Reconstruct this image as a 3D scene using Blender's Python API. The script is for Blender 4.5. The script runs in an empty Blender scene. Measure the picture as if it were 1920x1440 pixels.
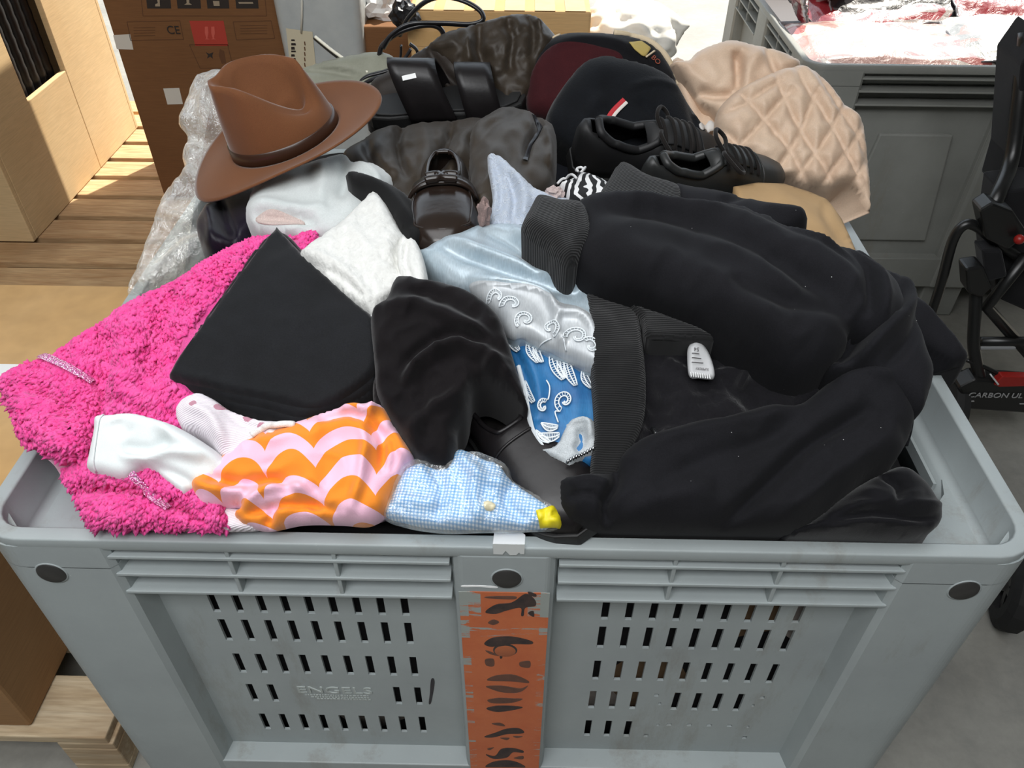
import bpy, bmesh, math, random
import numpy as np
from mathutils import Vector, Matrix, noise as mnoise
from mathutils.geometry import delaunay_2d_cdt
random.seed(7); rng = np.random.default_rng(7)
scene = bpy.context.scene
COL = scene.collection

# ------------------------------------------------------------------ camera
CAM = np.array([0.0149, -0.5316, 1.4981]); YAW, PITCH, ROLL, FPX = 0.0141, 0.7212, 0.0069, 1475.0
def cam_axes():
    cy, sy, cp, sp = math.cos(YAW), math.sin(YAW), math.cos(PITCH), math.sin(PITCH)
    f = np.array([-sy*cp, cy*cp, -sp]); r = np.array([cy, sy, 0.0]); u = np.cross(r, f)
    cr, sr = math.cos(ROLL), math.sin(ROLL)
    return f, r*cr + u*sr, -r*sr + u*cr
CF, CR, CU = cam_axes()
cam_data = bpy.data.cameras.new('camera'); cam = bpy.data.objects.new('camera', cam_data); COL.objects.link(cam)
cam_data.sensor_width = 36.0; cam_data.lens = 36.0*FPX/1920.0; cam_data.clip_start = 0.01; cam_data.clip_end = 200
m = Matrix.Identity(4)
for i in range(3):
    m[i][0], m[i][1], m[i][2], m[i][3] = CR[i], CU[i], -CF[i], CAM[i]
cam.matrix_world = m
scene.camera = cam

# ------------------------------------------------------------------ world, sun, lamps, exposure
world = bpy.data.worlds.new('world'); scene.world = world; world.use_nodes = True
bg = world.node_tree.nodes['Background']; bg.inputs[0].default_value = (0.80, 0.90, 1.0, 1); bg.inputs[1].default_value = 1.6
def lamp(name, kind, loc, rot, energy, color, **k):
    d = bpy.data.lights.new(name, kind); d.energy = energy; d.color = color
    for a, b in k.items(): setattr(d, a, b)
    o = bpy.data.objects.new(name, d); o.location = loc; o.rotation_euler = rot; COL.objects.link(o); return o
SUN_EL = math.radians(52); SUN_AZ = math.radians(-30)
lamp('sun', 'SUN', (0, 8, 8), (-(math.pi/2 - SUN_EL), 0, SUN_AZ)  , 9.0, (1.0, 0.94, 0.84), angle=0.012)
lamp('ceiling_lamp', 'AREA', (-0.55, 0.0, 2.75), (0, 0, 0), 24, (0.97, 0.985, 1.0), shape='RECTANGLE', size=1.9, size_y=1.0)
lamp('ceiling_lamp', 'AREA', (-0.35, -1.25, 2.9), (math.radians(24), 0, 0), 58, (0.97, 0.985, 1.0), shape='RECTANGLE', size=2.2, size_y=.8)
scene.view_settings.view_transform = 'Standard'; scene.view_settings.look = 'None'
scene.view_settings.gamma = 1.0; scene.view_settings.use_curve_mapping = False
scene.view_settings.exposure = 0.0

# ------------------------------------------------------------------ pixel rays -> places in the room
def rays(px):
    px = np.atleast_2d(np.asarray(px, float))
    return CF + np.outer((px[:, 0]-960)/FPX, CR) - np.outer((px[:, 1]-720)/FPX, CU)
def on_plane(px, axis, v):
    d = rays(px); t = (v - CAM[axis])/d[:, axis]
    p = CAM + d*t[:, None]
    return p[0] if np.ndim(px) == 1 else p
def onX(px, v): return on_plane(px, 0, v)
def onY(px, v): return on_plane(px, 1, v)
def onZ(px, v): return on_plane(px, 2, v)

# the heap of clothes: a smooth mound inside the bin
def table(xs, ys, lo, hi, blur=0.05, step=0.004):
    g = np.arange(lo, hi, step); v = np.interp(g, xs, ys); k = max(1, int(blur/step)); w = np.hanning(2*k+1); w /= w.sum()
    v = np.convolve(np.pad(v, k, mode='edge'), w, mode='valid'); return g, v
GY, VY = table([-.3, 0, .05, .15, .3, .5, .7, .9, 1.0, 1.1, 1.6], [-.03, .0, .022, .048, .080, .103, .113, .118, .112, .05, -.4], -.4, 1.8)
GX, VX = table([0, .35, .5, .57, .63, .9], [1, .98, .72, .45, .3, .0], 0, 1.2)
GD, VD = table([0, .6, .61, 1.2], [0, 0, 0, -.25], 0, 1.3, .03)
def sstep(a, b, x):
    t = np.clip((x-a)/(b-a), 0, 1); return t*t*(3-2*t)
def Bz(x, y):
    ax = np.abs(x)
    z = .795 + np.interp(y, GY, VY)*np.interp(ax, GX, VX) + np.interp(ax, GD, VD)
    z = z - .05*sstep(.42, .56, ax)*(1-sstep(.08, .30, y))*(1-sstep(.59, .63, ax))
    return z
def latt(y): return .12 + .88*sstep(-.01, .20, y)
def hitB(px, lift=0.0, plane=None):
    """where the pixel's line of sight meets the mound raised by lift (or a slanted plane z = z0 + s*(y-y0))"""
    d = rays(px); n = len(d)
    lift = np.broadcast_to(np.asarray(lift, float), (n,))
    if plane is not None:
        y0, z0, s = plane
        t = (z0 + lift + s*(CAM[1]-y0) - CAM[2])/(d[:, 2]-s*d[:, 1])
        return CAM + d*t[:, None]
    t0 = np.full(n, .25); t1 = np.full(n, 3.2); done = np.zeros(n, bool); prev = t0.copy()
    for k in range(1, 90):
        t = .25 + k*(2.95/89); p = CAM + d*t
        below = (p[:, 2] < Bz(p[:, 0], p[:, 1]) + lift*latt(p[:, 1])) & ~done
        t1[below] = t; t0[below] = prev[below]; done |= below; prev[:] = t
    for _ in range(14):
        tm = (t0+t1)/2; p = CAM + d*tm[:, None]; b = p[:, 2] < Bz(p[:, 0], p[:, 1]) + lift*latt(p[:, 1])
        t1 = np.where(b, tm, t1); t0 = np.where(b, t0, tm)
    return CAM + d*t1[:, None]
def Bn(p):
    e = .01; x, y = p[:, 0], p[:, 1]
    gx = (Bz(x+e, y)-Bz(x-e, y))/(2*e); gy = (Bz(x, y+e)-Bz(x, y-e))/(2*e)
    n = np.stack([-gx, -gy, np.ones_like(x)], 1); return n/np.linalg.norm(n, axis=1)[:, None]

# ------------------------------------------------------------------ materials
def lin(h):
    h = h.lstrip('#'); v = [int(h[i:i+2], 16)/255 for i in (0, 2, 4)]
    return tuple((a/12.92 if a <= .04045 else ((a+.055)/1.055)**2.4) for a in v) + (1,)
MATS = {}
class NT:
    def __init__(s, name):
        s.m = bpy.data.materials.new(name); s.m.use_nodes = True; s.t = s.m.node_tree; s.t.nodes.clear()
        s.out = s.n('ShaderNodeOutputMaterial'); s.p = s.n('ShaderNodeBsdfPrincipled'); s.l(s.p.outputs[0], s.out.inputs[0])
    def n(s, typ, **k):
        x = s.t.nodes.new(typ)
        for a, b in k.items(): setattr(x, a, b)
        return x
    def l(s, a, b): s.t.links.new(a, b)
    def setp(s, **k):
        for a, b in k.items():
            i = s.p.inputs[a.replace('_', ' ')]
            if hasattr(b, 'links') or hasattr(b, 'is_linked'): s.l(b, i)
            else: i.default_value = b
    def coord(s, which='Object', scale=(1, 1, 1), rot=(0, 0, 0)):
        tc = s.n('ShaderNodeTexCoord'); mp = s.n('ShaderNodeMapping'); mp.inputs['Scale'].default_value = scale; mp.inputs['Rotation'].default_value = rot
        s.l(tc.outputs[which], mp.inputs[0]); return mp.outputs[0]
    def noise(s, vec, scale, detail=3, rough=.5, dist=0):
        x = s.n('ShaderNodeTexNoise'); x.inputs['Scale'].default_value = scale; x.inputs['Detail'].default_value = detail
        x.inputs['Roughness'].default_value = rough; x.inputs['Distortion'].default_value = dist; s.l(vec, x.inputs['Vector']); return x.outputs[0]
    def wave(s, vec, scale, dist=0, direction='X', profile='SIN'):
        x = s.n('ShaderNodeTexWave', bands_direction=direction, wave_profile=profile); x.inputs['Scale'].default_value = scale; x.inputs['Distortion'].default_value = dist
        s.l(vec, x.inputs['Vector']); return x.outputs['Fac'] if 'Fac' in x.outputs else x.outputs[1]
    def ramp(s, fac, stops, interp='LINEAR'):
        x = s.n('ShaderNodeValToRGB'); x.color_ramp.interpolation = interp; e = x.color_ramp.elements
        while len(e) > len(stops): e.remove(e[-1])
        while len(e) < len(stops): e.new(1)
        for el, (p, c) in zip(e, stops): el.position = p; el.color = lin(c) if isinstance(c, str) else c
        s.l(fac, x.inputs[0]); return x.outputs[0]
    def mix(s, fac, a, b, mode='MIX'):
        x = s.n('ShaderNodeMix', data_type='RGBA', blend_type=mode)
        for i, v in ((0, fac), (6, a), (7, b)):
            if isinstance(v, str): v = lin(v)
            if hasattr(v, 'is_linked'): s.l(v, x.inputs[i])
            else: x.inputs[i].default_value = v
        return x.outputs[2]
    def math(s, op, a, b=0.0, c=0.0):
        x = s.n('ShaderNodeMath', operation=op)
        for i, v in enumerate((a, b, c)):
            if hasattr(v, 'is_linked'): s.l(v, x.inputs[i])
            else: x.inputs[i].default_value = v
        return x.outputs[0]
    def bump(s, h, strength=.3, dist=.002):
        x = s.n('ShaderNodeBump'); x.inputs['Strength'].default_value = strength; x.inputs['Distance'].default_value = dist
        s.l(h, x.inputs['Height']); s.l(x.outputs[0], s.p.inputs['Normal'])
def fabric(name, col, col2=None, rough=.9, sheen=.12, weave=900, bump=.25, mottle=30, amt=.5, lint=False):
    if name in MATS: return MATS[name]
    t = NT(name); v = t.coord('Object'); n1 = t.noise(v, mottle, 4); n2 = t.noise(v, weave, 2)
    base = t.ramp(n1, [(.3, col), (.75, col2 or col)])
    c = t.mix(amt*.7, base, t.ramp(n2, [(.3, '#5a5a5a'), (.7, '#ffffff')]), 'MULTIPLY')
    if lint:
        sp = t.n('ShaderNodeTexVoronoi'); sp.inputs['Scale'].default_value = 45; t.l(v, sp.inputs['Vector'])
        f = t.math('LESS_THAN', sp.outputs['Distance'], .022); c = t.mix(f, c, '#a8a8a8')
    t.setp(Base_Color=c, Roughness=rough, Sheen_Weight=sheen, Sheen_Roughness=.4, Specular_IOR_Level=.2)
    t.bump(t.math('ADD', t.math('MULTIPLY', n2, .35), t.math('MULTIPLY', n1, .65)), bump, .0025); MATS[name] = t.m; return t.m
def plain(name, col, rough=.5, metal=0, spec=.5, col2=None, scale=12, bump=0, **k):
    if name in MATS: return MATS[name]
    t = NT(name); v = t.coord('Object'); n1 = t.noise(v, scale, 5, .6)
    t.setp(Base_Color=t.ramp(n1, [(.3, col), (.7, col2 or col)]), Roughness=rough, Metallic=metal, Specular_IOR_Level=spec, **k)
    if bump: t.bump(t.noise(v, scale*6, 4), bump, .003)
    MATS[name] = t.m; return t.m

# ------------------------------------------------------------------ object helpers
def tag(o, label=None, cat=None, group=None, kind=None):
    for k, v in (('label', label), ('category', cat), ('group', group), ('kind', kind)):
        if v: o[k] = v
    return o
def empty(name, loc, label=None, cat=None, group=None, rot=None):
    o = bpy.data.objects.new(name, None); o.location = tuple(loc); o.empty_display_size = .05
    if rot is not None: o.rotation_euler = rot
    COL.objects.link(o); return tag(o, label, cat, group)
bpy.context.view_layer.update()
def link_mesh(name, verts, faces, mat, parent=None, smooth=True, uv=None):
    """verts in world coordinates; parented objects keep their world place"""
    me = bpy.data.meshes.new(name); verts = np.asarray(verts, float)
    if parent is not None:
        inv = np.array(world_of(parent).inverted()); verts = verts @ inv[:3, :3].T + inv[:3, 3]
        org = np.zeros(3)
    else:
        org = verts.mean(0); org[2] = verts[:, 2].min(); verts = verts - org
    me.from_pydata(verts.tolist(), [], [list(map(int, f)) for f in faces])
    if uv is not None:
        ul = me.uv_layers.new(name='UVMap'); li = np.zeros(len(me.loops), int); me.loops.foreach_get('vertex_index', li)
        ul.data.foreach_set('uv', np.asarray(uv, float)[li].ravel())
    me.update()
    if smooth: me.polygons.foreach_set('use_smooth', [True]*len(me.polygons))
    me.materials.append(mat)
    o = bpy.data.objects.new(name, me); COL.objects.link(o); o.location = org
    if parent is not None: o.parent = parent
    return o
def world_of(o):
    m = o.matrix_basis.copy()
    return world_of(o.parent) @ m if o.parent else m
def bm_obj(name, bm, mat, parent=None, smooth=False, bevel=0, seg=2):
    """bmesh in the parent's local coordinates"""
    bmesh.ops.recalc_face_normals(bm, faces=bm.faces)
    me = bpy.data.meshes.new(name); bm.to_mesh(me); bm.free(); me.materials.append(mat)
    if smooth: me.polygons.foreach_set('use_smooth', [True]*len(me.polygons))
    o = bpy.data.objects.new(name, me); COL.objects.link(o)
    if parent is not None: o.parent = parent
    if bevel:
        md = o.modifiers.new('edge', 'BEVEL'); md.width = bevel; md.segments = seg; md.limit_method = 'ANGLE'; md.angle_limit = math.radians(40)
    return o
def add_box(bm, x0, x1, y0, y1, z0, z1, M=None):
    vs = [bm.verts.new((x, y, z)) for x in (x0, x1) for y in (y0, y1) for z in (z0, z1)]
    for f in ((0, 1, 3, 2), (4, 6, 7, 5), (0, 4, 5, 1), (2, 3, 7, 6), (0, 2, 6, 4), (1, 5, 7, 3)): bm.faces.new([vs[i] for i in f])
    if M is not None:
        for v in vs: v.co = M @ v.co
    return vs
def box(name, x0, x1, y0, y1, z0, z1, mat, parent=None, bevel=.003, M=None):
    bm = bmesh.new(); add_box(bm, x0, x1, y0, y1, z0, z1, M); return bm_obj(name, bm, mat, parent, False, bevel)
def smooth_path(pts, n=8, closed=False):
    p = np.asarray(pts, float); N = len(p); out = []
    for i in range(N if closed else N-1):
        a, b, c, d = (p[(i-1) % N], p[i], p[(i+1) % N], p[(i+2) % N]) if closed else (p[max(i-1, 0)], p[i], p[i+1], p[min(i+2, N-1)])
        for k in range(n):
            t = k/n; out.append(.5*((2*b)+(c-a)*t+(2*a-5*b+4*c-d)*t*t+(3*b-a-3*c+d)*t**3))
    if not closed: out.append(p[-1])
    return np.array(out)
def resample(p, step, closed=False):
    p = np.asarray(p, float); q = np.vstack([p, p[:1]]) if closed else p
    s = np.r_[0, np.cumsum(np.linalg.norm(np.diff(q, axis=0), axis=1))]; n = max(3 if closed else 2, int(round(s[-1]/step)))
    u = np.linspace(0, s[-1], n+1); r = np.stack([np.interp(u, s, q[:, k]) for k in range(q.shape[1])], 1)
    return r[:-1] if closed else r
def tube_geo(pts, rad, sides=8, caps=True, flat=1.0):
    p = np.asarray(pts, float); n = len(p); rad = np.broadcast_to(np.asarray(rad, float), (n,))
    T = np.gradient(p, axis=0); T /= np.linalg.norm(T, axis=1)[:, None]+1e-12
    up = np.array([0, 0, 1.0]) if abs(T[0, 2]) < .9 else np.array([1.0, 0, 0])
    N = np.cross(T[0], up); N /= np.linalg.norm(N); V = []; F = []
    for i in range(n):
        N = N - T[i]*(N@T[i]); N /= np.linalg.norm(N)+1e-12; Bv = np.cross(T[i], N)
        for k in range(sides):
            a = 2*math.pi*k/sides; V.append(p[i]+rad[i]*(math.cos(a)*N+flat*math.sin(a)*Bv))
    for i in range(n-1):
        for k in range(sides): F.append((i*sides+k, i*sides+(k+1) % sides, (i+1)*sides+(k+1) % sides, (i+1)*sides+k))
    if caps: F.append(tuple(range(sides))[::-1]); F.append(tuple((n-1)*sides+k for k in range(sides)))
    return np.array(V), F
def tube(name, pts, rad, mat, parent=None, sides=8, flat=1.0):
    V, F = tube_geo(pts, rad, sides, True, flat); return link_mesh(name, V, F, mat, parent)
def join_geo(parts):
    V = []; F = []; o = 0
    for v, f in parts:
        V.append(v); F += [tuple(i+o for i in g) for g in f]; o += len(v)
    return np.vstack(V), F
def loft(rings, closed=True, cap0=False, cap1=False):
    V = np.vstack(rings); n = len(rings[0]); F = []
    for i in range(len(rings)-1):
        for k in range(n if closed else n-1): F.append((i*n+k, i*n+(k+1) % n, (i+1)*n+(k+1) % n, (i+1)*n+k))
    if cap0: F.append(tuple(range(n))[::-1])
    if cap1: F.append(tuple((len(rings)-1)*n+k for k in range(n)))
    return V, F
def fnoise(p, scale, seed=0.0):
    return np.array([mnoise.noise(Vector((a*scale+seed, b*scale-seed, seed*.37))) for a, b in p])
def seg_dist(p, line):
    """distance, signed side and run 0..1 along a polyline for every point"""
    best = np.full(len(p), 1e9); side = np.zeros(len(p)); run = np.zeros(len(p))
    L = np.r_[0, np.cumsum(np.linalg.norm(np.diff(line, axis=0), axis=1))]
    for i in range(len(line)-1):
        a, b = line[i], line[i+1]; ab = b-a; l2 = ab@ab+1e-9
        t = np.clip(((p-a)@ab)/l2, 0, 1); d = p-(a+t[:, None]*ab); dd = np.hypot(d[:, 0], d[:, 1]); k = dd < best
        best[k] = dd[k]; side[k] = np.sign(ab[0]*d[k, 1]-ab[1]*d[k, 0]); run[k] = (L[i]+t[k]*math.sqrt(l2))/L[-1]
    return best, side, run
def inside(p, poly):
    r = np.zeros(len(p), bool); x, y = p[:, 0], p[:, 1]; j = len(poly)-1
    for i in range(len(poly)):
        xi, yi = poly[i]; xj, yj = poly[j]
        c = ((yi > y) != (yj > y)) & (x < (xj-xi)*(y-yi)/((yj-yi)+1e-12)+xi); r ^= c; j = i
    return r

class Cloth:
    """a piece of fabric lying on the mound: outline in photograph pixels, laid on the mound at `lift`, puffed by `thick`,
    creased by `folds` [(points, height, width, kind)], its border turned down into the heap"""
    def __init__(s, outline, lift=.02, thick=.012, edge=18, folds=(), noise=((.02, .004),), skirt=.035, step=6, plane=None, quilt=None, tilt=None, smooth=True, seed=0):
        s.lift, s.thick, s.edge, s.noise, s.skirt, s.step, s.plane, s.quilt, s.tilt, s.seed = lift, thick, edge, noise, skirt, step, plane, quilt, tilt, seed
        ol = np.asarray(outline, float); s.poly = resample(smooth_path(ol, 8, True) if smooth else ol, step, True)
        s.folds = [(smooth_path(f[0], 6), f[1], f[2], f[3] if len(f) > 3 else 'r') for f in folds]
        s.qlines = [smooth_path(q, 5) for q in quilt[0]] if quilt else []
    def offset(s, p):
        loop = np.vstack([s.poly, s.poly[:1]]); d, _, _ = seg_dist(p, loop)
        ins = inside(p, s.poly); d = np.where(ins, d, 0)
        e = np.clip(d/s.edge, 0, 1); h = s.thick*np.sqrt(np.clip(1-(1-e)**2, 0, 1)); fade = np.clip(d/10, 0, 1)
        for line, amp, w, kind in s.folds:
            q, side, run = seg_dist(p, line); tap = np.clip(np.minimum(run, 1-run)*5, 0, 1)**.6
            if kind == 'r': g = np.exp(-(q/w)**2)
            elif kind == 'v': g = -np.exp(-(q/w)**1.0)
            elif kind == 's': g = np.where(side > 0, np.exp(-(q/w)), np.exp(-(q/4.0)**2))
            elif kind == 't': g = np.where(side < 0, np.exp(-(q/w)), np.exp(-(q/4.0)**2))
            else: g = 0*q
            if kind in 'st': tap = np.clip(np.minimum(run, 1-run)*8, 0, 1)
            h = h + amp*g*tap*fade
        if s.qlines:
            dm = np.full(len(p), 1e9)
            for line in s.qlines: dm = np.minimum(dm, seg_dist(p, line)[0])
            h = h + s.quilt[1]*(1-np.exp(-dm/s.quilt[2]))*np.clip(d/14, 0, 1)
        for k, (sc, am) in enumerate(s.noise):
            n = fnoise(p, sc, 3.1*k+s.seed+1.3); n2 = (1-2*np.abs(n)) if k % 2 else n
            h = h + am*n2*fade
        return h
    def at(s, p, extra=0.0):
        p = np.atleast_2d(np.asarray(p, float)); l = s.lift
        if s.tilt is not None:
            a, b, la, lb = s.tilt; ab = np.subtract(b, a); t = np.clip(((p-a)@ab)/(ab@ab), 0, 1); l = la+(lb-la)*t
        P = hitB(p, l, s.plane)
        if s.plane is not None: N = np.tile(np.array([0, -s.plane[2], 1.0])/math.hypot(1, s.plane[2]), (len(p), 1))
        else: N = Bn(P)
        v = CAM-P; v /= np.linalg.norm(v, axis=1)[:, None]; s.N = .5*N+.5*v; s.N /= np.linalg.norm(s.N, axis=1)[:, None]
        return P+s.N*(s.offset(p)+extra)[:, None]
    def build(s, name, mat, parent=None, uvscale=1.0):
        lo, hi = s.poly.min(0), s.poly.max(0); st = s.step
        gx, gy = np.meshgrid(np.arange(lo[0], hi[0], st), np.arange(lo[1], hi[1], st*.87)); gx[1::2] += st/2
        g = np.stack([gx.ravel(), gy.ravel()], 1); g += rng.uniform(-.12, .12, g.shape)*st
        g = g[inside(g, s.poly)]
        if len(g): g = g[seg_dist(g, np.vstack([s.poly, s.poly[:1]]))[0] > st*.55]
        n = len(s.poly); allp = np.vstack([s.poly, g]) if len(g) else s.poly
        r = delaunay_2d_cdt([Vector(p) for p in allp], [(i, (i+1) % n) for i in range(n)], [], 1, 1e-4)
        p2 = np.array([(v.x, v.y) for v in r[0]]); faces = [tuple(f) for f in r[2]]
        V = s.at(p2)
        # outward orientation + turned-down border
        cnt = {}
        for f in faces:
            for i in range(len(f)):
                a, b = f[i], f[(i+1) % len(f)]; cnt[(a, b)] = cnt.get((a, b), 0)+1
        bd = [(a, b) for (a, b) in cnt if (b, a) not in cnt]
        idx = {}; extra = []; c2 = s.poly.mean(0)
        vdir = CAM-V.mean(0); vdir /= np.linalg.norm(vdir)
        for a, b in bd:
            for q in (a, b):
                if q not in idx:
                    idx[q] = len(V)+len(extra); extra.append(V[q]-(.75*np.array([0, 0, 1.0])+.45*vdir)*s.skirt)
        uv = np.stack([V[:, 0], V[:, 1]+.6*V[:, 2]], 1)*uvscale
        if extra:
            ex = np.array(extra); top = V[list(idx)]
            inb = (np.abs(top[:, 0]) < .61) & (top[:, 1] < 1.0)
            ex[inb, 1] = np.maximum(ex[inb, 1], .058); ex[inb, 0] = np.clip(ex[inb, 0], -.54, .54); extra = list(ex)
            V2 = np.vstack([V, np.array(extra)]); uv = np.vstack([uv, uv[list(idx)]])
        else: V2 = V
        faces = [f[::-1] for f in faces]+[(a, b, idx[b], idx[a]) for a, b in bd]
        s.pts2 = p2
        return link_mesh(name, V2, faces, mat, parent, True, uv)
    def tube(s, name, pts, rad, mat, parent=None, extra=.001, sides=6, step=4, flat=1.0):
        p = resample(smooth_path(pts, 6), step); return tube(name, s.at(p, extra), rad, mat, parent, sides, flat)
    def ribbon(s, pts, width, extra=.0015, step=5):
        p = resample(smooth_path(pts, 6), step); t = np.gradient(p, axis=0); t /= np.linalg.norm(t, axis=1)[:, None]
        nn = np.stack([-t[:, 1], t[:, 0]], 1); a = s.at(p+nn*width/2, extra); b = s.at(p-nn*width/2, extra); c = s.at(p, extra+.0015)
        V = np.vstack([a, c, b]); n = len(p); F = []
        for i in range(n-1): F += [(i, i+1, n+i+1, n+i), (n+i, n+i+1, 2*n+i+1, 2*n+i)]
        return V, F
def text_on(name, body, cloth, c, size, ang, mat, parent, extra=.002, sx=1.0):
    """flat print following a piece of fabric: glyph outlines laid on its surface"""
    cu = bpy.data.curves.new(name, 'FONT'); cu.body = body; cu.size = size; cu.align_x = 'CENTER'; cu.align_y = 'CENTER'; o = bpy.data.objects.new(name, cu); COL.objects.link(o)
    bpy.context.view_layer.update(); me = bpy.data.meshes.new_from_object(o.evaluated_get(bpy.context.evaluated_depsgraph_get())); v = np.array([(a.co.x*sx, -a.co.y) for a in me.vertices]); F = [tuple(p.vertices) for p in me.polygons]
    bpy.data.objects.remove(o); bpy.data.meshes.remove(me); ca, sa = math.cos(ang), math.sin(ang); p = np.asarray(c)+v @ np.array([[ca, sa], [-sa, ca]])
    return link_mesh(name, cloth.at(p, extra), F, mat, parent, False)
def patch(name, cloth, poly, extra, mat, parent=None, smooth=True, skirt=.004, step=5):
    """a thin flat piece lying on another piece of fabric"""
    c = Cloth(poly, step=step, smooth=smooth); lo, hi = c.poly.min(0), c.poly.max(0)
    gx, gy = np.meshgrid(np.arange(lo[0], hi[0], step), np.arange(lo[1], hi[1], step)); g = np.stack([gx.ravel(), gy.ravel()], 1)
    g = g[inside(g, c.poly)]
    if len(g): g = g[seg_dist(g, np.vstack([c.poly, c.poly[:1]]))[0] > step*.5]
    n = len(c.poly); r = delaunay_2d_cdt([Vector(p) for p in (np.vstack([c.poly, g]) if len(g) else c.poly)], [(i, (i+1) % n) for i in range(n)], [], 1, 1e-4)
    p2 = np.array([(v.x, v.y) for v in r[0]]); V = cloth.at(p2, extra); N = cloth.N
    W = V-N*skirt; k = len(V); F = [tuple(f)[::-1] for f in r[2]]; E = set()
    for f in F:
        for i in range(len(f)): E.add((f[i], f[(i+1) % len(f)]))
    F2 = [(b, a, a+k, b+k) for a, b in E if (b, a) not in E]
    return link_mesh(name, np.vstack([V, W]), F+F2, mat, parent, True, np.vstack([V, V])[:, :2])

# ------------------------------------------------------------------ setting: floor, walls, ceiling of the storage hall
def concrete():
    t = NT('concrete'); v = t.coord('Object'); a = t.noise(v, 2.2, 8, .65); b = t.noise(v, 30, 5, .7)
    c = t.mix(.35, t.ramp(a, [(.3, '#8a8882'), (.6, '#a5a39b'), (.8, '#b2afa7')]), t.ramp(b, [(.35, '#55534f'), (.7, '#b5b2aa')]), 'MULTIPLY')
    t.setp(Base_Color=c, Roughness=.62); t.bump(b, .15, .002); return t.m
M_CONC = concrete(); M_WALL = plain('painted_wall', '#8f8f8a', .9, col2='#84847f', scale=2); M_ROOF = plain('roof_sheet', '#7c7d7d', .8, col2='#747575')
tag(box('floor', -8, 8, -5, 14, -.1, 0, M_CONC, bevel=0), 'worn grey concrete floor of the storage hall', kind='structure')
tag(box('wall_left', -6.2, -6, -5, 3.5, 0, 4, M_WALL, bevel=0), 'grey side wall', kind='structure')
tag(box('wall_right', 5, 5.2, -5, 3.5, 0, 4, M_WALL, bevel=0), 'grey side wall', kind='structure')
tag(box('wall_back', -6.2, 5.2, -5.2, -5, 0, 4, M_WALL, bevel=0), 'grey wall behind the viewer', kind='structure')
ROOF_Y = 1.62 + (4.0-.82)/math.tan(SUN_EL)*math.cos(SUN_AZ)
tag(box('ceiling', -6.2, 5.2, -5.2, ROOF_Y, 4.0, 4.15, M_ROOF, bevel=0), 'grey hall roof', kind='structure')

# ------------------------------------------------------------------ plastic pallet boxes
def bin_plastic(name, ca, cb):
    t = NT(name); v = t.coord('Object'); a = t.noise(v, 5, 5, .6); b = t.noise(v, 60, 6, .7, 1.5); g = t.noise(t.coord('Object', (1, 1, .25)), 9, 7, .75)
    c = t.ramp(a, [(.3, ca), (.7, cb)])
    c = t.mix(t.ramp(g, [(.56, (0, 0, 0, 1)), (.72, (.5, .5, .5, 1))]), c, '#7a7263')
    sc = t.noise(t.coord('Object', (14, 60, 60), (0, .5, .3)), 3.0, 5, .8, 3); c = t.mix(t.ramp(sc, [(.66, (0, 0, 0, 1)), (.72, (.75, .75, .75, 1))]), c, '#cdd2d0')
    t.setp(Base_Color=c, Roughness=t.math('MULTIPLY_ADD', b, .25, .36), Specular_IOR_Level=.4); t.bump(t.math('ADD', b, g), .10, .002); return t.m
M_BIN = bin_plastic('grey_plastic', '#a3abab', '#989fa0'); M_BIN_SHADED = bin_plastic('shaded_grey_plastic', '#8a8b86', '#7d7e79')  # second bin: same grey plastic, its shade put into a darker colour
M_PLUG = plain('dark_plug', '#2f2e2d', .45); M_WHITE = plain('white_paper', '#f2f3f2', .6)
W2, D2, RIM = .6, 1.0, .79
def rrect(hx, y0, y1, r, z, n=6):
    out = []
    for cx, cy, a0 in ((hx-r, y0+r, -90), (hx-r, y1-r, 0), (-hx+r, y1-r, 90), (-hx+r, y0+r, 180)):
        for k in range(n+1):
            a = math.radians(a0+90*k/n); out.append((cx+r*math.cos(a), cy+r*math.sin(a), z))
    return np.array(out)
def local_mesh(name, V, F, mat, parent, smooth=False, bevel=0):
    me = bpy.data.meshes.new(name); me.from_pydata(np.asarray(V, float).tolist(), [], [list(map(int, f)) for f in F]); me.materials.append(mat)
    bm = bmesh.new(); bm.from_mesh(me); bmesh.ops.recalc_face_normals(bm, faces=bm.faces); bm.to_mesh(me); bm.free()
    if smooth: me.polygons.foreach_set('use_smooth', [True]*len(me.polygons))
    o = bpy.data.objects.new(name, me); COL.objects.link(o); o.parent = parent
    if bevel:
        md = o.modifiers.new('edge', 'BEVEL'); md.width = bevel; md.segments = 2; md.limit_method = 'ANGLE'; md.angle_limit = math.radians(35)
    return o
def prism(poly, z0, z1):
    n = len(poly); V = [(x, y, z0) for x, y in poly]+[(x, y, z1) for x, y in poly]
    return V, [tuple(range(n))[::-1], tuple(range(n, 2*n))]+[(i, (i+1) % n, n+(i+1) % n, n+i) for i in range(n)]
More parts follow.
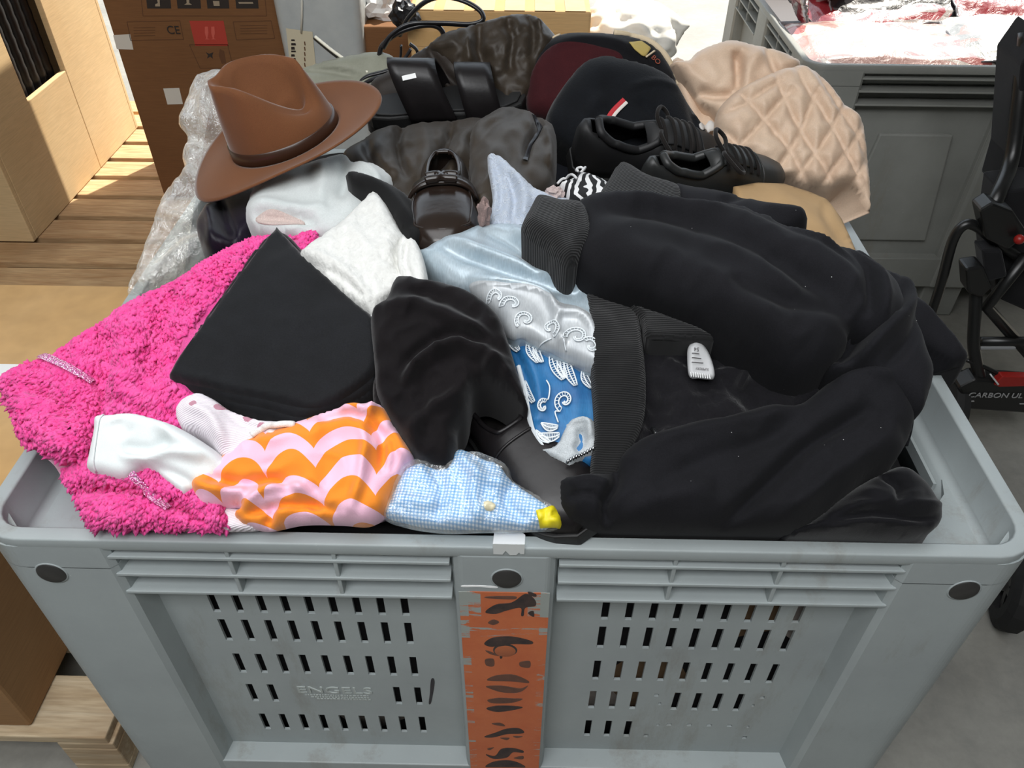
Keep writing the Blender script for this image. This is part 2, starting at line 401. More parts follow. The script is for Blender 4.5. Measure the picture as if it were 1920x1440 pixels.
def slot_panel(x0, x1, z0, z1, y, th, holes):
    xs = sorted({x0, x1, *[h[0] for h in holes], *[h[1] for h in holes]}); zs = sorted({z0, z1, *[h[2] for h in holes], *[h[3] for h in holes]})
    V = []; F = []; idx = {}
    def vi(i, k, s):
        if (i, k, s) not in idx: idx[(i, k, s)] = len(V); V.append((xs[i], y+s*th, zs[k]))
        return idx[(i, k, s)]
    solid = {}
    for i in range(len(xs)-1):
        for k in range(len(zs)-1):
            cx, cz = (xs[i]+xs[i+1])/2, (zs[k]+zs[k+1])/2; solid[(i, k)] = not any(h[0] < cx < h[1] and h[2] < cz < h[3] for h in holes)
    for (i, k), s in solid.items():
        if not s: continue
        F.append((vi(i, k, 0), vi(i+1, k, 0), vi(i+1, k+1, 0), vi(i, k+1, 0))); F.append((vi(i, k, 1), vi(i, k+1, 1), vi(i+1, k+1, 1), vi(i+1, k, 1)))
        for di, dk, a, b in ((-1, 0, (i, k), (i, k+1)), (1, 0, (i+1, k+1), (i+1, k)), (0, -1, (i+1, k), (i, k)), (0, 1, (i, k+1), (i+1, k+1))):
            if not solid.get((i+di, k+dk), False): F.append((vi(*a, 0), vi(*b, 0), vi(*b, 1), vi(*a, 1)))
    return np.array(V), F
REC = .035
def bin_wall(parent, M, half, perforated, mat, dividers=True):
    """one side: recessed panels, three louvre slats each, dividers, middle post, foot shelf (local x along the side, y inwards)"""
    def P(name, V, F, bevel=.002, smooth=False): return local_mesh(name, [tuple(M @ Vector(v)) for v in V], F, mat, parent, smooth, bevel)
    def B(name, *a, bevel=.002):
        bm = bmesh.new(); add_box(bm, *a, M); return bm_obj(name, bm, mat, parent, False, bevel)
    ci = half-.160; po = .062
    # middle post with rounded front edges
    poly = [(-po, REC), (-po+.004, .006), (-po+.012, 0), (po-.012, 0), (po-.004, .006), (po, REC)]
    poly = [(-po, .018)]+poly[1:-1]+[(po, .018)]; V, F = prism(poly, .12, .775); P('middle_post', V, F, .003); V, F = prism([(-po, .0175), (po, .0175), (po, .05), (-po, .05)], .12, .737); P('middle_post', V, F, .003)
    B('foot_shelf', -half+.10, half-.10, 0.004, REC+.006, .12, .22)
    for s in (-1, 1):
        x0, x1 = (-ci, -po) if s < 0 else (po, ci)
        holes = []
        if perforated:
            for r, zc in enumerate((.622, .553, .467, .382, .291)):
                for k in range(9):
                    xc = s*(.1285+.0308*k); full = (xc-.0048, xc+.0048, zc-.026, zc+.026)
                    if s < 0 and r == 3 and 2 <= k <= 6: continue
                    if s > 0 and r == 3 and k in (3, 8):
                        holes += [(xc-.0035, xc+.0035, zc+.013, zc+.021), (xc+.008*(1 if k == 3 else -1)-.002, xc+.008*(1 if k == 3 else -1)+.002, zc-.012, zc-.004)]; continue
                    if s > 0 and r == 4 and k >= 3:
                        if k in (3, 8): holes += [(xc-.0035, xc+.0035, zc-.026, zc-.016), (xc+(.012 if k == 3 else -.004), xc+(.016 if k == 3 else .0), zc+.012, zc+.019)]
                        else: holes += [(xc-.0038, xc+.0038, zc+.014, zc+.021)]
                        continue
                    holes.append(full)
        V, F = slot_panel(x0-.008, x1+.008, .20, .684, REC, .004, holes); P('perforated_panel' if perforated else 'side_panel', V, F, 0)
        B('louvre_back', x0-.008, x1+.008, .049, .053, .680, .738, bevel=0); B('louvre_sill', x0-.008, x1+.008, REC+.004, .05, .680, .684, bevel=0)
        for zc in (.759, .726, .691):
            dep = .018 if zc > .73 else .05
            V = [(x0-.012 if s < 0 else x0, .001, zc), (x1 if s < 0 else x1+.012, .001, zc), (x1, dep, zc), (x0, dep, zc)]
            V += [(a, b, c-.005) for a, b, c in V]
            P('louvre_slat', V, [(0, 1, 2, 3), (7, 6, 5, 4), (0, 4, 5, 1), (1, 5, 6, 2), (2, 6, 7, 3), (3, 7, 4, 0)], .001)
        for xc in ((.193, .314) if dividers else ()):
            B('louvre_divider', s*xc-.0025, s*xc+.0025, .003, .018, .687, .775, bevel=.001)
        if not perforated:
            V, F = prism([(x0+.05, .27), (x1-.05, .27), (x1-.09, .60), (x0+.09, .60)], REC-.012, REC+.002)
            V = [(a, c, b) for a, b, c in V]; P('raised_field', V, F, .004)
def pallet_box(name, label, loc, mat, front_holes, group=None):
    root = empty(name, loc, label, 'bin', group)
    prof = [(.002, .770), (.0, .776), (.0, .787), (.002, .79), (.016, .79), (.019, .787), (.022, .740), (.036, .738), (.040, .735), (.053, .72), (.053, .69)]
    rings = [rrect(W2-d, d, D2-d, max(.055-d, .012), z) for d, z in prof]
    V, F = loft(rings); rim = local_mesh('rim', V, F, mat, root, True)
    rim.modifiers.new('n', 'WEIGHTED_NORMAL')
    for sx in (-1, 1):
        for back in (0, 1):
            r = .05; arc = [(W2-r+r*math.sin(a), r-r*math.cos(a)) for a in np.linspace(0, math.pi/2, 15)]
            q = [(W2-.160, REC+.004), (W2-.153, .0+.006), (W2-.146, 0)]+arc+[(W2, .146), (W2-.006, .153), (W2-REC-.004, .160), (W2-.046, .135), (W2-.125, .046)]
            q = [(sx*x, (D2-y) if back else y) for x, y in q]
            ob = [(W2-.153, .006), (W2-.146, 0)]+arc+[(W2, .146), (W2-.006, .153), (W2-.018, .153)]+[(W2-.018-(a-W2+0)*0, y_) for a, y_ in ()]+[(W2-.018, .05), (W2-.05, .018), (W2-.153, .018)]; ob = [(sx*x, (D2-y) if back else y) for x, y in ob]
            V, F = join_geo([(np.array(a), b) for a, b in (prism(q, .02, .738), prism(ob, .737, .776))]); c = local_mesh('corner_column', V, F, mat, root, False, 0)
    bin_wall(root, Matrix.Identity(4), W2, front_holes, mat, front_holes)
    bin_wall(root, Matrix.Translation((0, D2, 0)) @ Matrix.Rotation(math.pi, 4, 'Z'), W2, front_holes, mat)
    bin_wall(root, Matrix.Translation((-W2, D2/2, 0)) @ Matrix.Rotation(-math.pi/2, 4, 'Z'), D2/2, front_holes, mat)
    bin_wall(root, Matrix.Translation((W2, D2/2, 0)) @ Matrix.Rotation(math.pi/2, 4, 'Z'), D2/2, front_holes, mat)
    box('bin_floor', -W2+.03, W2-.03, .03, D2-.03, .12, .16, mat, root)
    for x in (-.5, 0, .5): box('runner', x-.06, x+.06, .02, D2-.02, 0, .12, mat, root, .005)
    return root
bin1 = pallet_box('pallet_box', 'large grey plastic pallet box with perforated front, heaped with clothes', (0, 0, 0), M_BIN, True, 'grey plastic pallet boxes')
def disc(name, c, r, y, mat, parent, depth=.003, n=28, ring=None):
    V = []; F = []
    prof = [(1.0, 0), (.93, -depth), (0.0, -depth*.8)] if ring is None else ring
    for rr, dy in prof[:-1]:
        for k in range(n): a = 2*math.pi*k/n; V.append((c[0]+r*rr*math.cos(a), y+dy, c[1]+r*rr*math.sin(a)))
    m = len(prof)-1
    for i in range(m-1):
        for k in range(n): F.append((i*n+k, i*n+(k+1) % n, (i+1)*n+(k+1) % n, (i+1)*n+k))
    V.append((c[0], y+prof[-1][1], c[1])); t = len(V)-1
    for k in range(n): F.append(((m-1)*n+k, (m-1)*n+(k+1) % n, t))
    return local_mesh(name, V, F, mat, parent, True)
for c in ((-.526, .727), (.003, .733), (.528, .727)):
    disc('ring_edge', c, .0190, 0, M_BIN, bin1, ring=[(1.0, .0005), (.97, -.0012), (.90, -.0008), (0, -.0004)])
    disc('plug', c, .0170, -.0008, M_PLUG, bin1, .0015)
# orange paint with grey scrapes on the middle post, black sprayed stencil marks, embossed maker's name, pen stroke
def orange_paint():
    t = NT('orange_paint'); v = t.coord('Object'); a = t.noise(v, 14, 6, .7); hz = t.noise(t.coord('Object', (.35, 1, 2.6)), 22, 7, .8, .8)
    sep = t.n('ShaderNodeSeparateXYZ'); t.l(t.coord('Object'), sep.inputs[0]); z = sep.outputs[2]; x = t.math('ABSOLUTE', sep.outputs[0])
    topm = t.math('MULTIPLY', t.math('GREATER_THAN', z, .655), t.math('GREATER_THAN', x, .028))
    edge = t.math('MULTIPLY', t.math('GREATER_THAN', x, .043), .09)
    band = t.math('MULTIPLY', t.math('LESS_THAN', t.math('ABSOLUTE', t.math('SUBTRACT', z, .618)), .012), .10)
    f = t.math('GREATER_THAN', t.math('ADD', t.math('ADD', hz, t.math('MULTIPLY', topm, .16)), t.math('ADD', edge, band)), .665)
    c = t.mix(f, t.ramp(a, [(.3, '#bd5f38'), (.7, '#cc7346')]), '#9aa09b'); t.setp(Base_Color=c, Roughness=.55); return t.m
V, F = slot_panel(-.0535, .0535, .13, .706, -.0009, .0008, []); local_mesh('orange_paint', V, F, orange_paint(), bin1)
M_STENCIL = plain('black_spray', '#2a2426', .7, col2='#4a3a34', scale=60); M_STENCIL2 = plain('faded_spray', '#6e4a3a', .75, col2='#5a4036', scale=60)
def stroke(px, y, mat, name='stencil_mark', z_off=-.0014):
    p = smooth_path(px, 5, True); q = onY(p, y); n = len(q); V = [(a[0], y+z_off, a[2]) for a in q]+[(a[0], y+z_off+.0005, a[2]) for a in q]
    return local_mesh(name, V, [tuple(range(n)), tuple(range(n, 2*n))[::-1]]+[(i, (i+1) % n, n+(i+1) % n, n+i) for i in range(n)], mat, bin1)
def S(o, s, pts): return [(o[0]+a*s, o[1]+b*s) for a, b in pts]
k1 = .125
for pts, mt in (([(910, 1146), (930, 1132), (960, 1128), (985, 1112), (1002, 1122), (1004, 1134), (985, 1138), (982, 1152), (977, 1152), (976, 1138), (950, 1143), (930, 1149)], M_STENCIL),
                ([(990, 1108), (1004, 1112), (1005, 1117), (994, 1115)], M_STENCIL), ([(990, 1148), (1000, 1144), (1001, 1155)], M_STENCIL), ([(912, 1117), (950, 1116), (968, 1117), (962, 1122), (915, 1120)], M_STENCIL2),
                ([(915, 1166), (925, 1160), (936, 1165), (925, 1170)], M_STENCIL2),
                ([(908, 1205), (925, 1194), (960, 1192), (995, 1200), (996, 1206), (960, 1206), (943, 1211), (942, 1231), (937, 1231), (938, 1211), (920, 1211)], M_STENCIL),
                ([(910, 1218), (922, 1221), (936, 1228), (920, 1225)], M_STENCIL2), ([(910, 1235), (925, 1234), (926, 1247), (912, 1246)], M_STENCIL2), ([(975, 1240), (993, 1238), (993, 1250), (976, 1248)], M_STENCIL2),
                ([(914, 1272), (930, 1265), (960, 1263), (985, 1272), (991, 1279), (960, 1276), (920, 1275)], M_STENCIL2), ([(912, 1285), (940, 1284), (975, 1289), (990, 1284), (975, 1296), (945, 1297), (920, 1290)], M_STENCIL2),
                ([(914, 1311), (935, 1307), (960, 1308), (980, 1309), (960, 1316), (925, 1317)], M_STENCIL2), ([(912, 1327), (930, 1322), (960, 1322), (980, 1325), (955, 1331), (930, 1333)], M_STENCIL),
                ([(922, 1355), (938, 1354), (947, 1360), (930, 1358)], M_STENCIL2), ([(908, 1380), (930, 1372), (950, 1365), (972, 1364), (983, 1371), (975, 1374), (950, 1375), (925, 1381)], M_STENCIL), ([(938, 1382), (955, 1382), (950, 1386)], M_STENCIL2), ([(962, 1379), (980, 1379), (970, 1382)], M_STENCIL2),
                ([(911, 1413), (928, 1416), (940, 1403), (960, 1401), (980, 1406), (980, 1410), (962, 1409), (950, 1419), (925, 1421)], M_STENCIL), ([(963, 1420), (980, 1416), (980, 1422)], M_STENCIL2), ([(914, 1402), (926, 1400), (918, 1405)], M_STENCIL2),
                ([(910, 1436), (925, 1427), (950, 1424), (970, 1428), (985, 1437), (960, 1437), (930, 1437)], M_STENCIL)):
    stroke(pts, 0, mt)
disc('round_hole', (.001, .578), .0155, -.001, M_PLUG, bin1, .0002); disc('hole_bottom', (.001, .576), .0135, -.0013, plain('orange_plain', '#a9603c', .6), bin1, .0003)
stroke([(808, 1275), (813, 1272), (815, 1280), (812, 1300), (808, 1318), (804, 1318), (806, 1300)], REC, plain('marker_ink', '#26242a', .5), 'pen_stroke', -.0006)
stroke([(868, 1096), (900, 1096), (930, 1098), (930, 1101), (900, 1099), (868, 1099)], 0, M_WHITE, 'tape_strip')
def text(name, body, loc, size, mat, parent=None, rot=(math.pi/2, 0, 0), extrude=.0006, sx=1.0, align='CENTER'):
    c = bpy.data.curves.new(name, 'FONT'); c.body = body; c.size = size; c.extrude = extrude; c.align_x = align; c.align_y = 'CENTER'; c.materials.append(mat)
    o = bpy.data.objects.new(name, c); COL.objects.link(o); o.location = tuple(loc); o.rotation_euler = rot; o.scale = (sx, 1, 1)
    if parent: o.parent = parent
    bpy.context.view_layer.update(); me = bpy.data.meshes.new_from_object(o.evaluated_get(bpy.context.evaluated_depsgraph_get()))
    r = bpy.data.objects.new(name, me); COL.objects.link(r); r.location = tuple(loc); r.rotation_euler = rot; r.scale = (sx, 1, 1); r.parent = parent
    bpy.data.objects.remove(o); r.name = name
    return r
M_EMB = plain('embossed_plastic', '#a9b0ad', .4)
text('maker_name', 'ENGELS', (-.251, REC-.0006, .395), .026, M_EMB, bin1, extrude=.0009, sx=1.25)
bm = bmesh.new()
for r, z in enumerate((.3795, .3735, .3685)):
    x = -.297+.008*r
    while x < -.203: w = random.uniform(.002, .005); add_box(bm, x, x+w, REC-.0008, REC+.0002, z-.0016, z+.0016); x += w+.0012
bm_obj('embossed_line', bm, M_EMB, bin1)
# torn sticker folded over the rim
st = empty('torn_sticker', (0.0, 0, .79), 'torn white paper sticker folded over the front rim of the clothes bin', 'sticker')
def P3(px, y=None, z=None): return onY(px, y) if y is not None else onZ(px, z)
tp = [P3(q, z=.7912) for q in ((927, 997), (980, 999), (985, 1003), (984, 1021), (924, 1020))]
V = np.array(tp+[p-np.array([0, 0, .001]) for p in tp]); n = 5
link_mesh('sticker_top', V, [tuple(range(n)), tuple(range(n, 2*n))[::-1]]+[(i, (i+1) % n, n+(i+1) % n, n+i) for i in range(n)], M_WHITE, st, False)
tp = [P3(q, y=-.0018) for q in ((924, 1020), (984, 1021), (983, 1039), (976, 1039), (973, 1036), (968, 1041), (956, 1041), (948, 1033), (942, 1040), (925, 1039))]
V = np.array(tp+[p+np.array([0, .0008, 0]) for p in tp]); n = len(tp)
link_mesh('sticker_flap', V, [tuple(range(n)), tuple(range(n, 2*n))[::-1]]+[(i, (i+1) % n, n+(i+1) % n, n+i) for i in range(n)], plain('torn_paper', '#cfd2d0', .8), st, False)

bin2 = pallet_box('pallet_box', 'grey plastic pallet box with solid side, filled with red and white wrapped packets', (1.333, 1.52, 0), M_BIN_SHADED, False, 'grey plastic pallet boxes')

# ------------------------------------------------------------------ pallets, cartons on the side
def wood(name, ca, cb, rough=.75, grain=(1, 12, 12)):
    t = NT(name); v = t.coord('Object', grain); a = t.noise(v, 4, 6, .6, 1.0); b = t.noise(v, 16, 3, .5); k = t.noise(t.coord('Object'), 3, 2)
    c = t.ramp(a, [(.28, ca), (.7, cb)]); c = t.mix(.4, c, t.ramp(b, [(.3, '#8a7a66'), (.7, '#ffffff')]), 'MULTIPLY')
    c = t.mix(t.ramp(k, [(.45, (0, 0, 0, 1)), (.75, (.5, .5, .5, 1))]), c, '#7d5a38'); t.setp(Base_Color=c, Roughness=rough); t.bump(a, .2, .003); return t.m
M_PLANK = wood('pallet_wood', '#b58a5e', '#dab98d'); M_PLANK2 = wood('pale_pallet_wood', '#c2ab88', '#dccdb0')
def wooden_pallet(label, x0, x1, y0, n, pitch, bw, top, mat):
    r = empty('wooden_pallet', ((x0+x1)/2, y0, 0), label, 'pallet', 'wooden pallets'); r0 = r.location.copy()
    def b(name, a, bb, c, d, e, f): return box(name, a-r0.x, bb-r0.x, c-r0.y, d-r0.y, e, f, mat, r, .003)
    y1 = y0+(n-1)*pitch+bw
    for k in range(n): b('plank', x0+random.uniform(-.01, .01), x1+random.uniform(-.01, .01), y0+k*pitch, y0+k*pitch+bw, top-.022, top)
    for x in (x0+.05, (x0+x1)/2, x1-.05):
        b('stringer_board', x-.05, x+.05, y0, y1, top-.044, top-.022)
        for y in (y0+.07, (y0+y1)/2, y1-.07): b('block', x-.05, x+.05, y-.07, y+.07, .022, top-.044)
        b('bottom_board', x-.05, x+.05, y0, y1, 0, .022)
    return r
wooden_pallet('wooden pallet with brown planks under the tan crate and tall brown carton', -2.6, -.735, 1.41, 10, .148, .118, .14, M_PLANK)
wooden_pallet('pale wooden pallet under the low carton beside the clothes bin', -1.75, -.69, .075, 6, .17, .115, .13, M_PLANK2)
def cardboard(name, ca, cb):
    t = NT(name); v = t.coord('Object'); a = t.noise(v, 3, 5); f = t.noise(t.coord('Object', (1, 1, 20)), 18, 2)
    c = t.mix(.2, t.ramp(a, [(.3, ca), (.7, cb)]), t.ramp(f, [(.3, '#909090'), (.7, '#ffffff')]), 'MULTIPLY'); t.setp(Base_Color=c, Roughness=.8, Specular_IOR_Level=.25); t.bump(f, .06, .002); return t.m
M_CARD_SHADED = cardboard('cardboard', '#8d6a47', '#9c7852'); M_CARDB = cardboard('brown_cardboard', '#755032', '#7e5838'); M_CARDL = cardboard('pale_cardboard', '#c9a06a', '#d4ae7c'); M_CRATE = cardboard('plywood', '#cfb083', '#d8bd92')
M_DARK = plain('dark_groove', '#2a221b', .9)
# low carton at the left of the bin
lc = empty('low_carton', (-1.23, .09, .13), 'tan cardboard carton on a pale pallet, beside the pink fleece', 'carton')
def lb(name, x0, x1, y0, y1, z0, z1, mat, bev=.003): return box(name, x0+1.23, x1+1.23, y0-.09, y1-.09, z0-.13, z1-.13, mat, lc, bev)
lb('carton_body', -1.65, -.832, .092, .90, .131, .50, M_CARD_SHADED, .006)  # body coloured darker than the top flaps, shade on the sides painted in
lb('top_flap', -1.655, -1.243, .088, .905, .5005, .505, M_CARDL); lb('top_flap', -1.239, -.828, .088, .905, .5005, .505, M_CARDL)
lb('packing_tape', -1.27, -1.21, .06, .93, .5052, .5058, plain('brown_tape', '#b58a55', .3), 0)
lb('side_crease', -.8318, -.8312, .3, .303, .16, .49, M_CARDB, 0)
p = onZ((12, 702), .506); lb('address_label', p[0]-.05, p[0]+.035, p[1]-.03, p[1]+.03, .5058, .5068, M_WHITE, 0)
# tan crate with an opening full of black ribbed hose
cr = empty('tan_crate', (-2.0, 1.68, .141), 'tall tan crate with a cut-out showing black ribbed tubes, on the pallet', 'crate')
def cb(name, x0, x1, y0, y1, z0, z1, mat, bev=.003): return box(name, x0+2.0, x1+2.0, y0-1.68, y1-1.68, z0-.141, z1-.141, mat, cr, bev)
cb('front_panel', -2.5, -1.58, 1.675, 1.695, .1415, 1.5, M_CRATE); cb('rear_panel', -2.5, -1.58, 2.56, 2.58, .1415, 1.5, M_CRATE); cb('far_panel', -2.5, -2.48, 1.695, 2.56, .1415, 1.5, M_CRATE)
cb('side_panel', -1.6, -1.58, 1.696, 1.935, .1415, 1.5, M_CRATE); cb('side_panel', -1.6, -1.58, 2.207, 2.56, .1415, 1.5, M_CRATE)
cb('side_panel', -1.6, -1.58, 1.936, 2.206, .1415, .505, M_CRATE); cb('side_panel', -1.6, -1.58, 1.936, 2.206, 1.0, 1.5, M_CRATE)
cb('top_panel', -2.5, -1.58, 1.675, 2.58, 1.5, 1.52, M_CRATE)
M_RIB = plain('black_hose', '#171413', .45)
for k in range(6):
    y = 1.955+k*.048
    zz = np.linspace(.46, 1.05, 40); pts = np.stack([np.full(40, -1.64), np.full(40, y), zz], 1); tube('ribbed_tube', pts, .022+.0010*np.sin(np.arange(40)*2.1), M_RIB, cr, 10)
# tall brown carton with printed marks
tc = empty('tall_carton', (-.99, 1.975, .141), 'tall brown carton with red fragile print and CE mark, behind the brown hat', 'carton')
def tb(name, x0, x1, y0, y1, z0, z1, mat, bev=.004): return box(name, x0+.99, x1+.99, y0-1.975, y1-1.975, z0-.141, z1-.141, mat, tc, bev)
tb('carton_body', -1.262, -.735, 1.985, 2.5, .1415, 1.45, M_CARDB, .006)
YC = 1.985
def decal(name, px, mat, parent, y=YC, th=.0008):
    q = [onY(p, y-.0006) for p in px]; n = len(q); V = np.array(q+[p+np.array([0, th, 0]) for p in q])
    return link_mesh(name, V, [tuple(range(n)), tuple(range(n, 2*n))[::-1]]+[(i, (i+1) % n, n+(i+1) % n, n+i) for i in range(n)], mat, parent, False)
M_INK = plain('print_ink', '#2b231e', .8); M_REDP = plain('red_print', '#a9382a', .75); M_LINE = plain('faint_print', '#5c3a20', .8); M_STK = plain('grey_sticker', '#cfcac0', .6); M_GLY = plain('icon_print', '#9a8a74', .8)
for a, b in ((270, 320), (327, 376), (383, 429), (437, 484)):
    decal('icon_square', [(a, -40), (b-4, -40), (b+1, 16), (a+6, 16)], M_INK, tc)
for g in ([(290, -20), (298, -20), (300, 12), (291, 12), (291, 8), (296, 6)], [(348, -20), (354, -20), (355, 6), (360, 9), (345, 9), (350, 6)], [(399, 2), (411, 2), (412, 11), (401, 11)], [(447, 4), (474, 4), (475, 7), (448, 7)]):
    decal('icon_glyph', g, M_GLY, tc, YC-.0008)
def frame(pts, w=1.2):
    p = pts+[pts[0]]
    for i in range(len(pts)):
        a, b = np.array(p[i], float), np.array(p[i+1], float); t = (b-a)/np.linalg.norm(b-a); nn = np.array([-t[1], t[0]])*w/2
        decal('printed_line', [tuple(a-nn), tuple(b-nn), tuple(b+nn), tuple(a+nn)], M_LINE, tc)
frame([(262, -30), (494, -30), (500, 30), (268, 30)]); frame([(238, 41), (337, 39), (344, 74), (245, 76)]); frame([(437, 41), (508, 39), (515, 72), (443, 75)]); frame([(355, 84), (427, 84), (437, 128), (375, 128)])
for y in (52, 57, 62, 67): decal('printed_line', [(250, y), (290, y-1), (291, y), (251, y+1)], M_LINE, tc)
for y in (48, 53, 58, 63): decal('printed_line', [(450, y), (500, y-1), (501, y), (451, y+1)], M_LINE, tc)
decal('red_label', [(355, 39), (419, 39), (428, 86), (366, 86)], M_REDP, tc)
for dx in (0, 12): decal('glass_icon', [(384+dx, 50), (390+dx, 50), (391+dx, 62), (389+dx, 72), (393+dx, 74), (384+dx, 74), (387+dx, 72), (384+dx, 62)], plain('light_red_print', '#c4584a', .75), tc, YC-.0008)
decal('animal_icon', [(386, 98), (392, 101), (400, 98), (398, 104), (399, 110), (394, 106), (388, 110), (390, 104)], M_INK, tc)
decal('hand_icon', [(412, 92), (420, 96), (424, 118), (416, 120), (410, 104)], M_LINE, tc)
p = onY((325, 57), YC-.001); text('ce_mark', 'CE', (p[0]+.99, p[1]-1.975, p[2]-.141), .034, M_INK, tc)
decal('blank_sticker', [(212, 66), (244, 64), (250, 93), (219, 92)], M_STK, tc); decal('blank_sticker', [(306, 166), (336, 165), (343, 195), (314, 196)], M_STK, tc)
# bundle wrapped in pale foil with a barcode label
wp = empty('wrapped_parcel', (-.60, 1.91, .0), 'tall parcel wrapped in pale grey plastic foil, with a barcode label', 'parcel')
M_FOIL = plain('foil', '#b9bdbb', .35, col2='#a6abac', scale=8, bump=.3)
V, F = loft([rrect(.125+.004*math.sin(z*9), 0, .3, .03, z) for z in np.linspace(0, 1.3, 18)], True, True, True); local_mesh('foil_wrap', V, F, M_FOIL, wp, True)
YW = 1.908
decal('paper_label', [(536, 53), (586, 60), (592, 124), (545, 132)], plain('cream_label', '#c9bfa5', .7), wp, YW)
for k in range(7): decal('barcode_bar', [(546, 74+k*7), (552+(k % 2)*2, 74+k*7), (553+(k % 2)*2, 77+k*7+(k % 3)), (546, 77+k*7+(k % 3))], M_INK, wp, YW-.001)
for k in range(5): decal('printed_line', [(570, 78+k*10), (572, 78+k*10), (573, 85+k*10), (571, 85+k*10)], M_LINE, wp, YW-.001)
tube('string', [onY((566, 0), YW-.002), onY((566, 30), YW-.003), onY((565, 62), YW-.002)], .003, plain('cord_white', '#c9c6ba', .8), wp)
# taped cartons behind the heap
M_TAPE = plain('clear_tape', '#cda774', .18, col2='#c39b66', scale=20)
tx = empty('taped_carton', (-.05, 1.72, 0), 'brown carton closed with shiny strips of tape, behind the puffer hood', 'carton')
def xb(name, x0, x1, y0, y1, z0, z1, mat, bev=.004): return box(name, x0+.05, x1+.05, y0-1.72, y1-1.72, z0, z1, mat, tx, bev)
xb('carton_body', -.305, .19, 1.72, 2.2, .3, .855, M_CARDL, .006); xb('carton_base', -.29, .17, 1.74, 2.18, 0, .2995, M_CARDB)
for k in range(6): xb('tape_strip', -.29+.082*k, -.235+.082*k, 1.719, 2.19, .8552, .8562, M_TAPE, 0)
xb('tape_strip', -.31, .195, 1.7185, 1.7195, .76, .80, M_TAPE, 0)
sc = empty('small_carton', (-.39, 1.95, 0), 'small brown carton between wrapped parcel and taped carton', 'carton')
box('carton_body', -.09, .085, 0, .3, 0, .74, M_CARDB, sc, .005)
def crumple(name, label, cat, c, size, mat, seed, n=3, smooth=False, amp=1.0):
    bm = bmesh.new(); bmesh.ops.create_icosphere(bm, subdivisions=n, radius=1)
    for v in bm.verts:
        d = 1+amp*.45*mnoise.noise(v.co*1.9+Vector((seed, 0, 0)))+amp*.25*mnoise.noise(v.co*4+Vector((0, seed, 0))); v.co = Vector((v.co.x*size[0]*d, v.co.y*size[1]*d, v.co.z*size[2]*d))
    o = bm_obj(name, bm, mat, None, smooth); o.location = c; return tag(o, label, cat)
crumple('crumpled_paper', 'crumpled white plastic scrap on the small carton', 'plastic scrap', onY((708, 25), 2.0)+np.array([0, .05, 0]), (.06, .05, .05), plain('white_scrap', '#d8d6d4', .4), 2.1)
crumple('black_scrap', 'crumpled black bag scrap beside the taped carton', 'plastic scrap', onY((758, 28), 1.68), (.035, .03, .035), plain('black_scrap', '#1b1a1c', .3), 5.2)
crumple('white_glare_fill', 'added white lump standing for the overexposed sunlit background behind the caps', 'cloth', onY((1180, 62), 2.05), (.16, .14, .10), plain('white_glare_fill', '#f0eee6', .9), 9.7, 5, True, .45)  # white lump added to carry the overexposed, sunlit background

# ------------------------------------------------------------------ wrapped packets in the second bin
def packet_mat(name, ca, cb, cc, scale, thr=(.42, .52, .62)):
    t = NT(name); v = t.coord('Object', (1, 1.6, 1)); a = t.noise(v, scale, 1, .4, .6); w = t.noise(t.coord('Object'), 26, 5, .6, 1.2)
    t.setp(Base_Color=t.ramp(a, [(0, ca), (thr[0], ca), (thr[1], cb), (thr[2], cc)], 'CONSTANT'), Roughness=.32, Coat_Weight=1.0, Coat_Roughness=.08); t.bump(w, .55, .008); return t.m
PM = [packet_mat('packet_pink', '#b98f86', '#c2b4aa', '#a85a54', 7), packet_mat('packet_red', '#8d1f2b', '#a89c98', '#962e36', 6), packet_mat('packet_white', '#a9a8a2', '#8b8c8a', '#b08a84', 8), packet_mat('packet_dark', '#1d1a1d', '#5e5a5a', '#8a3038', 8, (.5, .6, .7))]
M_FILM = plain('packet_film', '#d8d8d8', .12)
def packet(label, cx, cy, cz, sx, sy, th, rz, tx, ty, mat, seed):
    nx, ny = 22, 16; V = []; F = []; R_ = Matrix.Translation((cx, cy, cz)) @ Matrix.Rotation(rz, 4, 'Z') @ Matrix.Rotation(tx, 4, 'X') @ Matrix.Rotation(ty, 4, 'Y')
    for s in (1, -1):
        for j in range(ny+1):
            for i in range(nx+1):
                u, v = i/nx*2-1, j/ny*2-1; e = max(0, (1-abs(u)**6)*(1-abs(v)**6))**.5
                w = .010*mnoise.noise(Vector((u*2.2+seed, v*2+seed, 0)))+.004*mnoise.noise(Vector((u*6, v*6+seed, seed)))
                V.append(tuple(R_ @ Vector((u*sx/2, v*sy/2, s*th/2*e+w))))
    n = (nx+1)*(ny+1)
    for j in range(ny):
        for i in range(nx):
            a = j*(nx+1)+i; F.append((a, a+1, a+nx+2, a+nx+1)); F.append((n+a, n+a+nx+1, n+a+nx+2, n+a+1))
    bd = [i for i in range(nx+1)]+[j*(nx+1)+nx for j in range(1, ny+1)]+[ny*(nx+1)+i for i in range(nx-1, -1, -1)]+[j*(nx+1) for j in range(ny-1, 0, -1)]
    for k in range(len(bd)): a, b = bd[k], bd[(k+1) % len(bd)]; F.append((a, n+a, n+b, b))
    V = np.array(V); o = tag(link_mesh('wrapped_packet', V, F, mat), label, 'packet', 'packets in the second bin')
    e = np.array([(V[k]+V[n+k])/2 for k in bd+bd[:1]])+rng.normal(0, .0012, (len(bd)+1, 3)); tube('sealed_edge', e, .006, plain('film_edge', '#4a4648', .15, col2='#8a888a', scale=30), o, 6, .5); return o
box2 = box('packet_bed', .80, 1.87, 1.58, 2.44, .161, .70, plain('dark_packets', '#3a3336', .5), None, .02); tag(box2, 'dark mass of packets deep inside the second bin', 'packets', kind='stuff')
